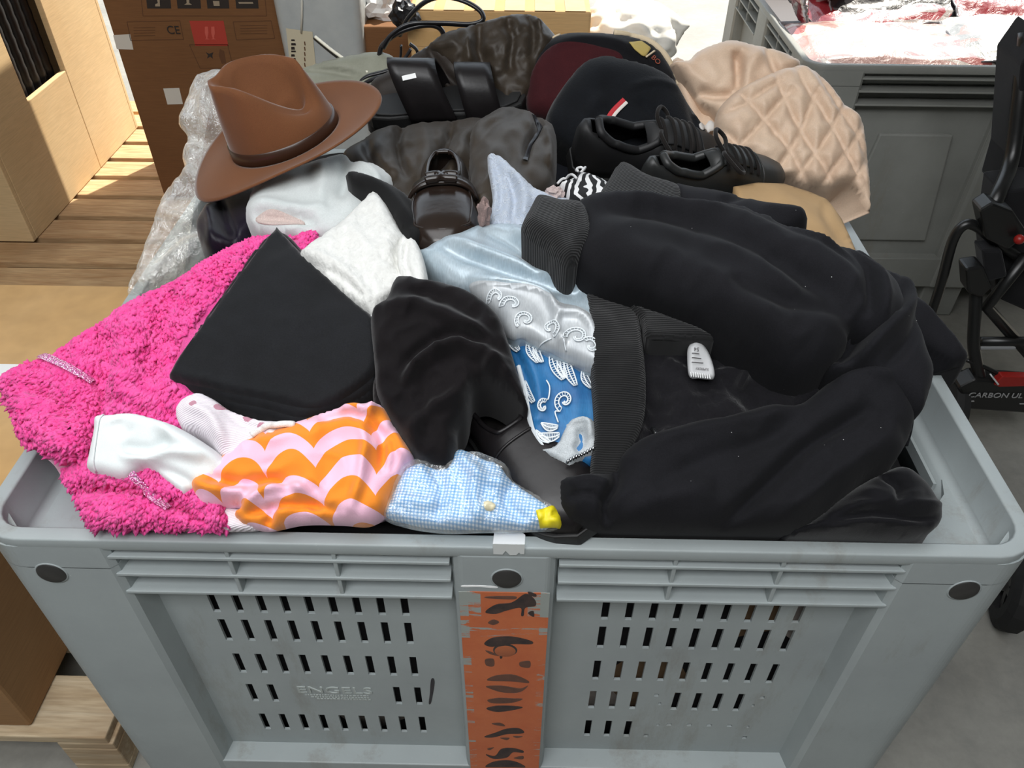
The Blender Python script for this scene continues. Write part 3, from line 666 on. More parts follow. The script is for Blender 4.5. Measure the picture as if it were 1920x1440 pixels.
packet('thin dark packet standing on edge behind the pale pink packet', 1.20, 1.90, .80, .60, .16, .03, .04, .5, -.02, PM[3], 11)
packet('narrow red packet slipped between the white and grey packets', 1.50, 1.93, .83, .50, .20, .035, -.05, .35, .03, PM[1], 12)
packet('pale pink packet in clear film, lying along the rim of the second bin', 1.00, 1.72, .775, .50, .30, .045, .05, .05, .02, PM[0], 1)
packet('white packet in clear film beside the stroller end of the second bin', 1.50, 1.73, .795, .62, .30, .05, -.06, .06, -.03, PM[2], 2)
packet('dark glossy packet wedged under the white packet', 1.38, 1.80, .745, .66, .36, .05, .02, .02, .0, PM[3], 3)
packet('red packet with white print tilted in the middle of the second bin', 1.06, 1.98, .81, .46, .30, .045, .30, .16, -.10, PM[1], 4)
packet('topmost pale packet with pink print at the back of the second bin', 1.15, 2.16, .86, .62, .36, .05, .18, .10, .0, PM[0], 5)
packet('grey and white packet with folded edge at the back of the second bin', 1.58, 2.12, .845, .52, .36, .05, -.12, .08, .02, PM[2], 6)
packet('upright red and white packet against the inner corner of the second bin', .80, 2.02, .85, .10, .38, .03, 0, .1, 1.2, PM[1], 7)

# ------------------------------------------------------------------ pushchair at the right
M_BLK = plain('black_metal', '#161616', .35); M_TYRE = plain('tyre_rubber', '#141414', .8, bump=.2); M_SEATF = fabric('pushchair_fabric', '#1a1a1c', '#202022'); M_REDB = plain('red_plastic', '#8f1c17', .4)
ps = empty('pushchair', (1.25, .9, 0), 'black pushchair frame with red trims and grey lettering, beside the clothes bin', 'pushchair')
Y0 = 1.02
tube('handle_tube', smooth_path([onY((1742, 600), Y0), onY((1765, 530), Y0), onY((1785, 455), Y0), onY((1805, 424), Y0), onY((1830, 424), Y0), onY((1870, 455), Y0), onY((1945, 505), Y0)], 6), .0115, M_BLK, ps, 10)
tube('rear_tube', smooth_path([onY((1925, 60), 1.2), onY((1912, 180), 1.15), onY((1896, 300), 1.1), onY((1868, 372), Y0), onY((1842, 420), Y0)], 6), .016, M_BLK, ps, 10)
tube('frame_tube', smooth_path([onY((1832, 520), Y0), onY((1828, 590), .99), onY((1826, 650), .97), onY((1838, 712), .95)], 6), .014, M_BLK, ps, 10)
tube('cross_tube', [onY((1838, 640), .99), onY((1905, 640), .99), onY((1960, 640), .99)], .012, M_BLK, ps, 10)
tube('diagonal_tube', [onY((1925, 480), 1.0), onY((1850, 575), 1.0), onY((1930, 665), 1.0)], .014, M_BLK, ps, 10)
tube('brake_cable', smooth_path([onY((1812, 675), .96), onY((1850, 690), .95), onY((1900, 715), .94)], 5), .005, M_BLK, ps, 6)
def slab_px(name, px, y, depth, mat, bev=.006):
    q = [onY(p, y) for p in px]; n = len(q); V = np.array(q+[p+np.array([0, depth, 0]) for p in q])
    o = link_mesh(name, V, [tuple(range(n)), tuple(range(n, 2*n))[::-1]]+[(i, n+i, n+(i+1) % n, (i+1) % n) for i in range(n)], mat, ps, False)
    md = o.modifiers.new('edge', 'BEVEL'); md.width = bev; md.segments = 2; return o
slab_px('seat_pad', [(1880, 360), (1960, 350), (1960, 600), (1870, 560), (1862, 470)], 1.04, .10, M_SEATF)
slab_px('canopy_fabric', [(1960, 60), (1916, 120), (1900, 300), (1880, 365), (1960, 400)], 1.14, .12, M_SEATF)
slab_px('joint_housing', [(1812, 505), (1845, 500), (1862, 540), (1840, 560), (1815, 550)], .985, .05, M_BLK)
slab_px('hinge_cover', [(1838, 395), (1862, 380), (1900, 395), (1930, 440), (1890, 470), (1850, 450)], .985, .05, M_BLK)
slab_px('recline_bracket', [(1842, 470), (1880, 470), (1890, 520), (1850, 530)], .99, .05, M_SEATF)
slab_px('base_bar', [(1798, 728), (1830, 712), (1960, 722), (1960, 778), (1812, 768)], .93, .05, M_BLK)
slab_px('red_trim', [(1864, 722), (1880, 706), (1950, 708), (1950, 724), (1874, 726)], .925, .02, M_REDB, .002)
slab_px('silver_edge', [(1858, 706), (1861, 705), (1874, 721), (1871, 723)], .92, .01, plain('silver_trim', '#c9c9c9', .3), .001)
slab_px('cross_rail_edge', [(1838, 652), (1905, 652), (1905, 656), (1838, 656)], .975, .006, plain('worn_metal', '#8a8c8e', .3), .001)
p = onY((1911, 449), .97); bm = bmesh.new(); bmesh.ops.create_uvsphere(bm, u_segments=16, v_segments=10, radius=.011); o = bm_obj('red_button', bm, M_REDB, ps, True); o.location = Vector(p)-ps.location
M_GREYT = plain('grey_lettering', '#9a9a9a', .5)
p = onY((1816, 741), .927); text('lettering', 'CARBON ULTRA', Vector(p)-ps.location, .022, M_GREYT, ps, extrude=.0005, align='LEFT', sx=1.08)
for a in ((1811, 752), (1912, 757)): slab_px('lettering_dash', [a, (a[0]+16, a[1]), (a[0]+16, a[1]+1.5), (a[0], a[1]+1.5)], .9275, .002, M_GREYT, .0002)
def wheel(name, c, r, w, axis_rot, parent):
    rings = []; n = 36
    for rr, yy in ((.55, -.5), (.8, -.5), (1.0, -.32), (1.03, 0), (1.0, .32), (.8, .5), (.55, .5), (.55, -.5)):
        rings.append(np.array([(r*rr*math.cos(2*math.pi*k/n)*(1+.015*(k % 2)), yy*w, r*rr*math.sin(2*math.pi*k/n)*(1+.015*(k % 2))) for k in range(n)]))
    V, F = loft(rings); o = local_mesh(name, V, F, M_TYRE, parent, False); o.location = Vector(c)-parent.location; o.rotation_euler = (0, 0, axis_rot)
    bm = bmesh.new()
    for k in range(5): add_box(bm, -.008, .008, -w*.3, w*.3, 0, r*.6, Matrix.Rotation(k*2*math.pi/5, 4, 'Y'))
    h = bm_obj('spokes', bm, M_BLK, o); return o
wheel('wheel', tuple(onZ((1902, 1105), .085)), .088, .05, math.radians(70), ps); wheel('wheel', (1.12, .98, .11), .105, .05, math.radians(80), ps)

# ------------------------------------------------------------------ the heap: hidden core
t = NT('dark_mixed_cloth'); v = t.coord('Object'); vo = t.n('ShaderNodeTexVoronoi'); vo.inputs['Scale'].default_value = 9; t.l(v, vo.inputs['Vector']); sx_ = t.n('ShaderNodeSeparateColor'); t.l(vo.outputs['Color'], sx_.inputs[0])
t.setp(Base_Color=t.ramp(sx_.outputs[0], [(0, '#101013'), (.55, '#17151a'), (.74, '#1a1d26'), (.84, '#7a6248'), (.90, '#151518'), (.95, '#a39a92')], 'CONSTANT'), Roughness=.9); t.bump(t.noise(v, 60, 4), .4, .004); M_CORE = t.m
rings = [rrect(.548, .052, .948, .13, z, 10) for z in (.165, .4, .62)]
c0 = np.array([0, .5])
for k, s in enumerate(np.linspace(1, .02, 26)):
    r = rrect(.545, .055, .945, .13, 0, 10); xy = c0+(r[:, :2]-c0)*s
    r[:, :2] = xy; r[:, 2] = Bz(xy[:, 0], xy[:, 1])-.06-.05*np.clip((s-.8)/.2, 0, 1)+.012*fnoise(xy, 9.0, 4.4)
    rings.append(r)
V, F = loft(rings, True, True, True)
tag(link_mesh('clothes_heap', V, F, M_CORE), 'dark crumpled clothes filling the clothes bin underneath the top layer', 'clothes', kind='stuff')

# ------------------------------------------------------------------ pink teddy fleece
M_PINK = fabric('pink_fleece', '#dc4390', '#e65ca0', sheen=.6, mottle=40, bump=.5)
M_PINKF = plain('pink_pile', '#e0438f', .85, col2='#ea60a4', scale=60, spec=.1, Sheen_Weight=.1)
FUR = []
def fur(cloth, name, parent, density, length, seed, mask=None):
    r2 = np.random.default_rng(seed); lo, hi = cloth.poly.min(0), cloth.poly.max(0)
    n = int((hi[0]-lo[0])*(hi[1]-lo[1])*density); p = r2.uniform(lo, hi, (n, 2)); p = p[inside(p, cloth.poly)]
    if mask is not None: p = p[~inside(p, np.asarray(mask, float))]
    P = cloth.at(p, -.001); N = cloth.N.copy(); n = len(P)
    flow = np.stack([fnoise(p, .012, 7.0), fnoise(p, .012, 17.0), np.zeros(n)], 1)*1.0 + np.array([0, -.55, -.25])
    D = N*.8+flow+r2.normal(0, .20, (n, 3)); D /= np.linalg.norm(D, axis=1)[:, None]
    D2 = D+np.array([0, -.35, -.55])+r2.normal(0, .3, (n, 3)); D2 /= np.linalg.norm(D2, axis=1)[:, None]
    L = length*r2.uniform(.6, 1.25, n)
    A = np.cross(D, r2.normal(0, 1, (n, 3))); A /= np.linalg.norm(A, axis=1)[:, None]; C = np.cross(D, A)
    V = np.zeros((n, 7, 3)); r0 = .0042
    for k in range(3):
        a = 2*math.pi*k/3; o = A*math.cos(a)+C*math.sin(a)
        V[:, k] = P+o*r0; V[:, 3+k] = P+D*(L*.55)[:, None]+o*r0*.75
    V[:, 6] = P+D*(L*.55)[:, None]+D2*(L*.5)[:, None]
    base = np.arange(n)[:, None]*7; T = []
    for k in range(3):
        k2 = (k+1) % 3; T += [[k, k2, 3+k2], [k, 3+k2, 3+k], [3+k, 3+k2, 6]]
    F = (base[:, :, None]+np.array(T).reshape(1, -1, 3)).reshape(-1, 3) if False else (np.arange(n)[:, None, None]*7+np.array(T)[None]).reshape(-1, 3)
    o = link_mesh(name, V.reshape(-1, 3), F, M_PINKF, parent); tag(o, kind='stuff'); return o
pf = empty('pink_fleece', hitB([(250, 760)], .0)[0], 'hot pink teddy fleece with shiny strips hanging over the corner of the bin', 'fleece')
c_body = Cloth([(600, 450), (545, 450), (500, 450), (470, 455), (430, 474), (390, 499), (350, 528), (300, 549), (250, 575), (200, 608), (150, 640), (108, 672), (120, 720), (160, 780), (175, 815), (240, 850), (330, 850), (390, 740), (560, 600)],
    lift=.030, thick=.03, edge=40, step=7, skirt=.05, folds=[([(200, 620), (215, 700), (205, 800)], -.018, 20), ([(250, 590), (262, 680), (258, 790)], .014, 28), ([(330, 545), (310, 640), (300, 760)], -.012, 24), ([(420, 490), (380, 580), (350, 680)], .008, 24)], noise=((.02, .006), (.035, .006)))
c_body.build('fleece_body', M_PINK, pf); fur(c_body, 'fleece_pile', pf, .075, .0105, 1, [(530, 440), (700, 600), (700, 790), (560, 795), (345, 745), (330, 705), (350, 660)])
c_low = Cloth([(128, 905), (140, 875), (185, 850), (280, 850), (400, 880), (430, 960), (420, 995), (300, 995), (190, 992), (165, 955), (150, 935)],
    lift=.012, thick=.03, edge=30, step=7, skirt=.06, folds=[([(150, 930), (230, 925), (330, 950), (400, 985)], -.02, 12)], noise=((.025, .006),))
c_low.build('fleece_hem', M_PINK, pf); fur(c_low, 'fleece_pile', pf, .08, .0105, 2)
c_slv = Cloth([(9, 716), (60, 690), (110, 672), (170, 700), (205, 745), (200, 800), (180, 828), (165, 858), (135, 868), (95, 857), (46, 830), (30, 780)],
    lift=.0, thick=.035, edge=34, step=7, skirt=.05, plane=(.2, .845, .12), folds=[([(60, 740), (110, 760), (150, 810)], -.012, 14)], noise=((.03, .006),))
c_slv.build('sleeve', M_PINK, pf); fur(c_slv, 'fleece_pile', pf, .08, .0105, 3)
t = NT('glitter_strip'); vv = t.coord('Object'); sp = t.n('ShaderNodeTexVoronoi'); sp.inputs['Scale'].default_value = 420; t.l(vv, sp.inputs['Vector'])
t.setp(Base_Color=t.ramp(sp.outputs['Distance'], [(.2, '#ffe9f6'), (.6, '#e87fbe')]), Roughness=.18, Metallic=.35); t.bump(sp.outputs['Distance'], .8, .004); M_GLIT = t.m
for c, pts in ((c_slv, [(84, 684), (130, 708), (188, 738)]), (c_low, [(262, 905), (290, 935), (328, 962)])):
    V, F = c.ribbon(pts, 15, .0125); link_mesh('glitter_strip', V, F, M_GLIT, pf)

# ------------------------------------------------------------------ beige quilted jacket
M_BEIGE = fabric('beige_nylon', '#d6bda5', '#ccb098', rough=.45, sheen=.1, weave=500, bump=.1, mottle=14, amt=.15)
bj = empty('quilted_jacket', hitB([(1480, 240)], 0)[0], 'beige quilted down jacket hanging over the far corner of the clothes bin', 'jacket')
qb = [[(1430, 85), (1445, 130), (1460, 190), (1500, 270), (1540, 330), (1560, 362)], [(1470, 100), (1500, 170), (1545, 240), (1590, 320), (1625, 380)], [(1375, 180), (1420, 230), (1470, 290), (1510, 355)], [(1345, 250), (1385, 290), (1430, 330), (1460, 345)],
      [(1515, 130), (1550, 190), (1600, 270), (1628, 330)],
      [(1440, 345), (1470, 300), (1495, 255), (1510, 215), (1520, 190)], [(1375, 290), (1410, 255), (1445, 215), (1470, 190)], [(1480, 350), (1520, 300), (1545, 265), (1565, 225), (1580, 200)], [(1530, 362), (1555, 325), (1590, 280), (1612, 235)], [(1345, 225), (1385, 210), (1430, 180), (1460, 165)], [(1590, 360), (1610, 320), (1626, 290)]]
c = Cloth([(1340, 225), (1370, 180), (1420, 150), (1470, 130), (1512, 127), (1548, 156), (1581, 197), (1614, 226), (1622, 270), (1629, 328), (1631, 397), (1618, 388), (1592, 357), (1548, 362), (1512, 358), (1472, 344), (1440, 346), (1400, 322), (1348, 304)],
    lift=.075, thick=.035, edge=40, step=5, skirt=.06, plane=(.86, .90, .75), quilt=(qb, .022, 11), noise=((.03, .005), (.05, .003)))
c.build('quilted_back', M_BEIGE, bj)
c = Cloth([(1256, 122), (1290, 115), (1310, 97), (1366, 78), (1413, 88), (1453, 97), (1500, 120), (1480, 150), (1440, 175), (1400, 205), (1345, 240), (1338, 226), (1304, 192), (1280, 160)],
    lift=.045, thick=.045, edge=30, step=5, skirt=.05, plane=(.93, .93, .85), folds=[([(1375, 105), (1380, 150), (1376, 185)], -.03, 9), ([(1375, 180), (1395, 140), (1420, 105)], .012, 12), ([(1300, 180), (1340, 190), (1376, 185)], -.02, 9), ([(1430, 95), (1440, 130), (1460, 165)], -.014, 8)], noise=((.03, .006), (.04, .003)))
c.build('collar', M_BEIGE, bj)
c = Cloth([(1262, 112), (1290, 120), (1310, 165), (1350, 240), (1360, 300), (1330, 310), (1290, 240), (1265, 170)], lift=.02, thick=.03, edge=18, plane=(.93, .92, .85), step=6, folds=[([(1290, 150), (1320, 230)], -.012, 8)])
c.build('sleeve', M_BEIGE, bj)
c = Cloth([(1335, 290), (1380, 300), (1430, 318), (1460, 345), (1440, 350), (1380, 345), (1340, 330)], lift=.03, thick=.02, edge=14, plane=(.86, .88, .75), step=6, folds=[([(1350, 310), (1420, 335)], -.01, 8)])
c.build('hem', fabric('pink_beige_nylon', '#d8b5a2', '#cfa893', rough=.45), bj)

# ------------------------------------------------------------------ brown paper, clear bag, dark garment under the hat
M_KRAFT = plain('kraft_paper', '#b7966b', .75, col2='#aa8a60', bump=.1)
c = Cloth([(1375, 350), (1420, 342), (1470, 344), (1520, 360), (1552, 374), (1578, 410), (1592, 440), (1605, 470), (1597, 481), (1550, 466), (1512, 448), (1480, 430), (1390, 410)], lift=.018, thick=.006, edge=8, step=6, skirt=.02, smooth=False,
    folds=[([(1440, 352), (1500, 395), (1560, 450)], .006, 16), ([(1545, 378), (1550, 420), (1600, 470)], -.006, 10)], noise=((.02, .004),))
tag(c.build('paper_bag', M_KRAFT), 'torn brown kraft paper bag under the beige jacket', 'paper bag')
def clear_film(name, tint, fac=.42, rough=.08, scale=24, gloss=.2):
    t = NT(name); v = t.coord('Object'); n = t.noise(v, scale, 6, .65, 1.5); n2 = t.noise(v, scale*3.2, 3, .6, .8)
    tr = t.n('ShaderNodeBsdfTransparent'); tr.inputs[0].default_value = tint; mx = t.n('ShaderNodeMixShader')
    lw = t.n('ShaderNodeLayerWeight'); lw.inputs[0].default_value = .35
    f = t.math('ADD', t.math('MULTIPLY', lw.outputs['Facing'], .4), t.ramp(n, [(.35, (fac*.35,)*3+(1,)), (.7, (fac,)*3+(1,))])); f = t.math('MINIMUM', f, .9)
    t.setp(Base_Color=(.82, .82, .78, 1), Roughness=rough, Specular_IOR_Level=.7); t.bump(t.math('ADD', n, t.math('MULTIPLY', n2, .5)), .9, .012)
    gl = t.n('ShaderNodeBsdfGlossy'); gl.inputs['Color'].default_value = (gloss, gloss, gloss, 1); gl.inputs['Roughness'].default_value = rough
    t.l(t.p.inputs['Normal'].links[0].from_socket, gl.inputs['Normal']); ad = t.n('ShaderNodeAddShader')
    t.l(f, mx.inputs[0]); t.l(tr.outputs[0], mx.inputs[1]); t.l(t.p.outputs[0], mx.inputs[2]); t.l(mx.outputs[0], ad.inputs[0]); t.l(gl.outputs[0], ad.inputs[1]); t.l(ad.outputs[0], t.out.inputs[0]); return t.m
M_CLEAR = clear_film('clear_film', (.95, .94, .90, 1), .30)
c = Cloth([(432, 139), (378, 140), (358, 165), (345, 205), (335, 232), (352, 258), (342, 292), (346, 322), (318, 352), (298, 390), (284, 432), (262, 490), (240, 556), (290, 548), (345, 512), (392, 480), (402, 440), (378, 425), (412, 360), (442, 328), (446, 230)],
    lift=.03, thick=.03, edge=24, step=6, skirt=.04, plane=(.62, .84, .62), folds=[([(420, 150), (390, 200), (400, 260)], .02, 10), ([(345, 250), (390, 270), (430, 260)], -.025, 10), ([(350, 330), (380, 350), (420, 345)], .018, 9), ([(300, 400), (340, 420), (380, 430)], .015, 10), ([(290, 500), (340, 450), (380, 440)], -.02, 10)], noise=((.015, .008), (.03, .008)))
tag(c.build('plastic_bag', M_CLEAR), 'crumpled clear plastic bag between the brown hat and the tall carton', 'plastic bag')
M_BLACKP = fabric('dark_purple_satin', '#16131a', '#211a2b', rough=.4, sheen=.1)
c = Cloth([(370, 432), (400, 380), (418, 352), (470, 340), (520, 340), (530, 400), (480, 440), (450, 465), (395, 478)], lift=.0, thick=.03, edge=18, step=6, skirt=.05, folds=[([(415, 380), (430, 430), (445, 465)], -.02, 10), ([(400, 400), (408, 470)], .012, 9)])
tag(c.build('dark_blouse', M_BLACKP), 'black and purple satin garment tucked under the brown hat brim', 'garment')

# ------------------------------------------------------------------ olive puffer jacket
M_OLIVE = fabric('olive_nylon', '#2f2820', '#382f25', rough=.5, sheen=.1, weave=500, bump=.12, mottle=16, amt=.2)
M_OLIVE.node_tree.nodes['Principled BSDF'].inputs['Specular IOR Level'].default_value = .3
oj = empty('puffer_jacket', hitB([(860, 300)], 0)[0], 'dark olive puffer jacket crumpled behind the loafer and under the sandal', 'jacket')
c = Cloth([(640, 305), (680, 268), (720, 245), (780, 238), (850, 234), (910, 228), (930, 260), (905, 330), (900, 400), (840, 440), (760, 420), (700, 370)], lift=.012, thick=.035, edge=34, step=6, skirt=.05,
    folds=[([(760, 235), (748, 300), (770, 360)], -.022, 8), ([(850, 240), (842, 280), (820, 330), (800, 400)], -.024, 8), ([(690, 280), (700, 320), (740, 370)], -.018, 8), ([(790, 250), (800, 310), (790, 370)], .012, 14), ([(876, 260), (868, 300), (845, 350)], .014, 12)], noise=((.025, .007), (.035, .006)))
c.build('body_panel', M_OLIVE, oj)
c = Cloth([(880, 262), (905, 228), (950, 214), (1000, 224), (1038, 244), (1044, 290), (1040, 345), (1020, 380), (960, 410), (890, 410), (880, 340)], lift=.035, thick=.05, edge=45, step=6, skirt=.06,
    folds=[([(1000, 232), (1010, 262), (990, 300), (985, 330)], -.03, 7), ([(1015, 262), (1032, 300), (1030, 340)], .012, 8), ([(890, 300), (930, 260), (980, 235)], -.010, 10), ([(900, 350), (940, 300), (980, 280)], .008, 16)], noise=((.025, .007), (.035, .005)))
c.build('sleeve', M_OLIVE, oj); V, F = c.ribbon([(1000, 236), (1012, 262), (993, 298), (984, 335)], 9, .004); link_mesh('torn_zip_edge', V, F, plain('dark_zip', '#17161a', .4), oj)
c = Cloth([(800, 96), (830, 66), (880, 50), (925, 38), (965, 29), (1005, 33), (1032, 56), (1044, 80), (1024, 130), (1000, 190), (975, 230), (920, 230), (880, 190), (842, 135)], lift=-.02, thick=.05, edge=40, step=6, skirt=.07, plane=(.95, .965, 1.0),
    folds=[([(905, 50), (900, 110), (930, 190)], -.02, 9), ([(950, 40), (960, 90), (955, 150)], -.014, 7), ([(985, 36), (1000, 70), (995, 130)], -.018, 7), ([(1010, 45), (1015, 80)], .012, 5), ([(880, 80), (880, 130)], .012, 9)], noise=((.03, .007), (.04, .008)))
c.build('hood', M_OLIVE, oj)
c = Cloth([(690, 180), (700, 150), (740, 128), (780, 100), (815, 82), (850, 92), (885, 140), (900, 180), (860, 220), (760, 220), (690, 215)], lift=-.005, thick=.035, edge=28, step=6, skirt=.05, plane=(.92, .93, .9),
    folds=[([(740, 130), (790, 140), (850, 190)], -.02, 8), ([(800, 95), (830, 140), (870, 180)], -.014, 8)], noise=((.03, .006),))
c.build('shoulder', fabric('olive_brown_nylon', '#2b2521', '#332c27', rough=.5), oj)

# ------------------------------------------------------------------ grey handbag with black straps
M_SAGE = fabric('sage_leather', '#7f8072', '#8a8b7d', rough=.5, sheen=.05, weave=300, amt=.1, bump=.08)
hb = empty('handbag', onY((650, 150), 1.02), 'sage grey soft handbag with black looped straps, behind the brown hat', 'handbag')
c = Cloth([(552, 140), (600, 118), (660, 104), (710, 98), (740, 110), (745, 150), (730, 180), (640, 185), (560, 180)], lift=-.01, thick=.03, edge=24, step=6, skirt=.05, plane=(.98, .945, .8), folds=[([(565, 140), (620, 140), (680, 152)], -.012, 6)])
c.build('bag_body', M_SAGE, hb); M_STRAP = plain('black_strap', '#1c1b1d', .3)
def strap(pts, y, r=.006, flat=.5, name='strap', mat=None, parent=hb):
    ys = np.linspace(*y, len(pts)) if isinstance(y, tuple) else [y]*len(pts); tube(name, smooth_path([onY(p, a) for p, a in zip(pts, ys)], 8), r, mat or M_STRAP, parent, 8, flat)
strap([(710, 130), (712, 100), (720, 82), (750, 60), (790, 48), (820, 50), (832, 68), (822, 92), (795, 110)], (1.0, 1.03), .010)
strap([(750, 66), (765, 35), (795, 5), (830, -6), (870, 2), (900, 20), (905, 38), (880, 46), (830, 44), (770, 46), (735, 66), (718, 90)], (1.05, 1.0), .009)
strap([(735, 130), (750, 110), (752, 85)], 1.0, .005); strap([(768, 82), (782, 95), (780, 118)], 1.0, .006)
strap([(590, 71), (625, 100), (660, 124), (688, 138)], (1.04, .97), .004, 1.0, 'handle_cord', plain('cord_black', '#1d1c1a', .5))
strap([(591, 69), (626, 97), (661, 121), (690, 136)], (1.035, .965), .003, 1.0, 'cord_edge', plain('cord_light', '#d9d5c4', .5))
strap([(675, 152), (690, 142), (720, 134), (745, 124), (760, 108), (770, 92)], (.955, .97), .006, .5); strap([(680, 158), (705, 146), (735, 140)], .95, .006, .6)

# ------------------------------------------------------------------ brown felt hat
def frame_matrix(origin, xdir, up):
    x = np.asarray(xdir, float); x /= np.linalg.norm(x); z = np.asarray(up, float); z -= x*(z@x); z /= np.linalg.norm(z); y = np.cross(z, x)
    M = Matrix.Identity(4)
    for i in range(3): M[i][0], M[i][1], M[i][2], M[i][3] = x[i], y[i], z[i], origin[i]
    return M
M_FELT = fabric('brown_felt', '#6b4329', '#764b2e', rough=.85, sheen=.35, weave=1200, bump=.2, mottle=10, amt=.3)
M_BAND = plain('hat_band', '#38241a', .3)
def make_hat(M):
    root = empty('felt_hat', M.translation, 'brown felt hat with creased crown and dark leather band, on top of the heap', 'hat'); root.matrix_basis = M
    n = 72; A, Bq = .098, .080
    def crown_pt(t, h):
        """t angle, h 0..1 base to top"""
        ta = 1-.24*h**1.3; x = A*math.cos(t)*ta; y = Bq*math.sin(t)*ta; return x, y
    rings = []
    H = .125
    for h in np.linspace(0, 1, 14):
        r = []
        for k in range(n):
            t = 2*math.pi*k/n; x, y = crown_pt(t, h)
            pinch = math.exp(-((abs(t if t < math.pi else t-2*math.pi)-.62)/.30)**2)*.013*h**1.4
            y -= math.copysign(pinch, y)*(1 if abs(y) > .004 else 0)
            r.append((x, y, H*h*(1+.10*math.cos(t))))
        rings.append(np.array(r))
    for i_, h in enumerate(np.linspace(0, 1, 14)):
        r = rings[i_]; drop = sstep(-.02, .05, r[:, 1])*sstep(.075, -.06, r[:, 0])
        drop = sstep(-.02, .05, r[:, 1])*(1-sstep(-.06, .075, r[:, 0])); r[:, 2] -= h**2*.074*drop; r[:, 1] -= h**2*.010*drop
    top = rings[-1].copy(); c = top.mean(0)
    for s in (.93, .84, .72, .58, .42, .25, .08):
        r = c+(top-c)*s; bulge = .010*math.sin(math.pi*min(1, (1-s)*3.2)) if s > .68 else 0
        dent = np.exp(-(r[:, 1]/.030)**2)*.056*np.clip((1-s)*2.4, 0, 1); r[:, 2] = top[:, 2]*(.5+.5*s)+c[2]*(.5-.5*s)+bulge-dent; rings.append(r)
    V, F = loft(rings, True, False, True); crown = local_mesh('crown', V, F, M_FELT, root, True)
    rings = []
    for f in np.linspace(0, 1, 12):
        r = []
        for k in range(n):
            t = 2*math.pi*k/n; a, b = A+(.184-A)*f, Bq+((.148 if math.sin(t) < 0 else .126)-Bq)*f; sid = abs(math.sin(t))**1.7
            z = .002+.010*sid*f**2.0-.030*f**1.6*max(0, math.cos(t))**2+.008*f**1.5*max(0, -math.cos(t))**2; r.append((a*math.cos(t), b*math.sin(t), z))
        rings.append(np.array(r))
    V, F = loft(rings); br = local_mesh('brim', V, F, M_FELT, root, True); s = br.modifiers.new('thick', 'SOLIDIFY'); s.thickness = .0035; s.offset = 0
    rings = []
    for dz, o in ((.004, .0005), (.005, .0022), (.024, .0022), (.025, .0005)):
        h = dz/H; r = []
        for k in range(n):
            t = 2*math.pi*k/n; x, y = crown_pt(t, h); l = math.hypot(x, y); r.append((x*(1+o/l), y*(1+o/l), dz*(1+.10*math.cos(t))))
        rings.append(np.array(r))
    V, F = loft(rings); local_mesh('hat_band', V, F, M_BAND, root, True)
    bm = bmesh.new(); add_box(bm, -.018, .018, -.004, .004, .004, .026, Matrix.Translation((.01, -Bq-.001, 0))); bm_obj('band_tab', bm, M_BAND, root, False, .002)
    return root
HAT_C = onY((537, 260), .62)
make_hat(frame_matrix(HAT_C, [-.36, -.17, -.105], [-.33, -.19, .92]) @ Matrix.Scale(.875, 4))

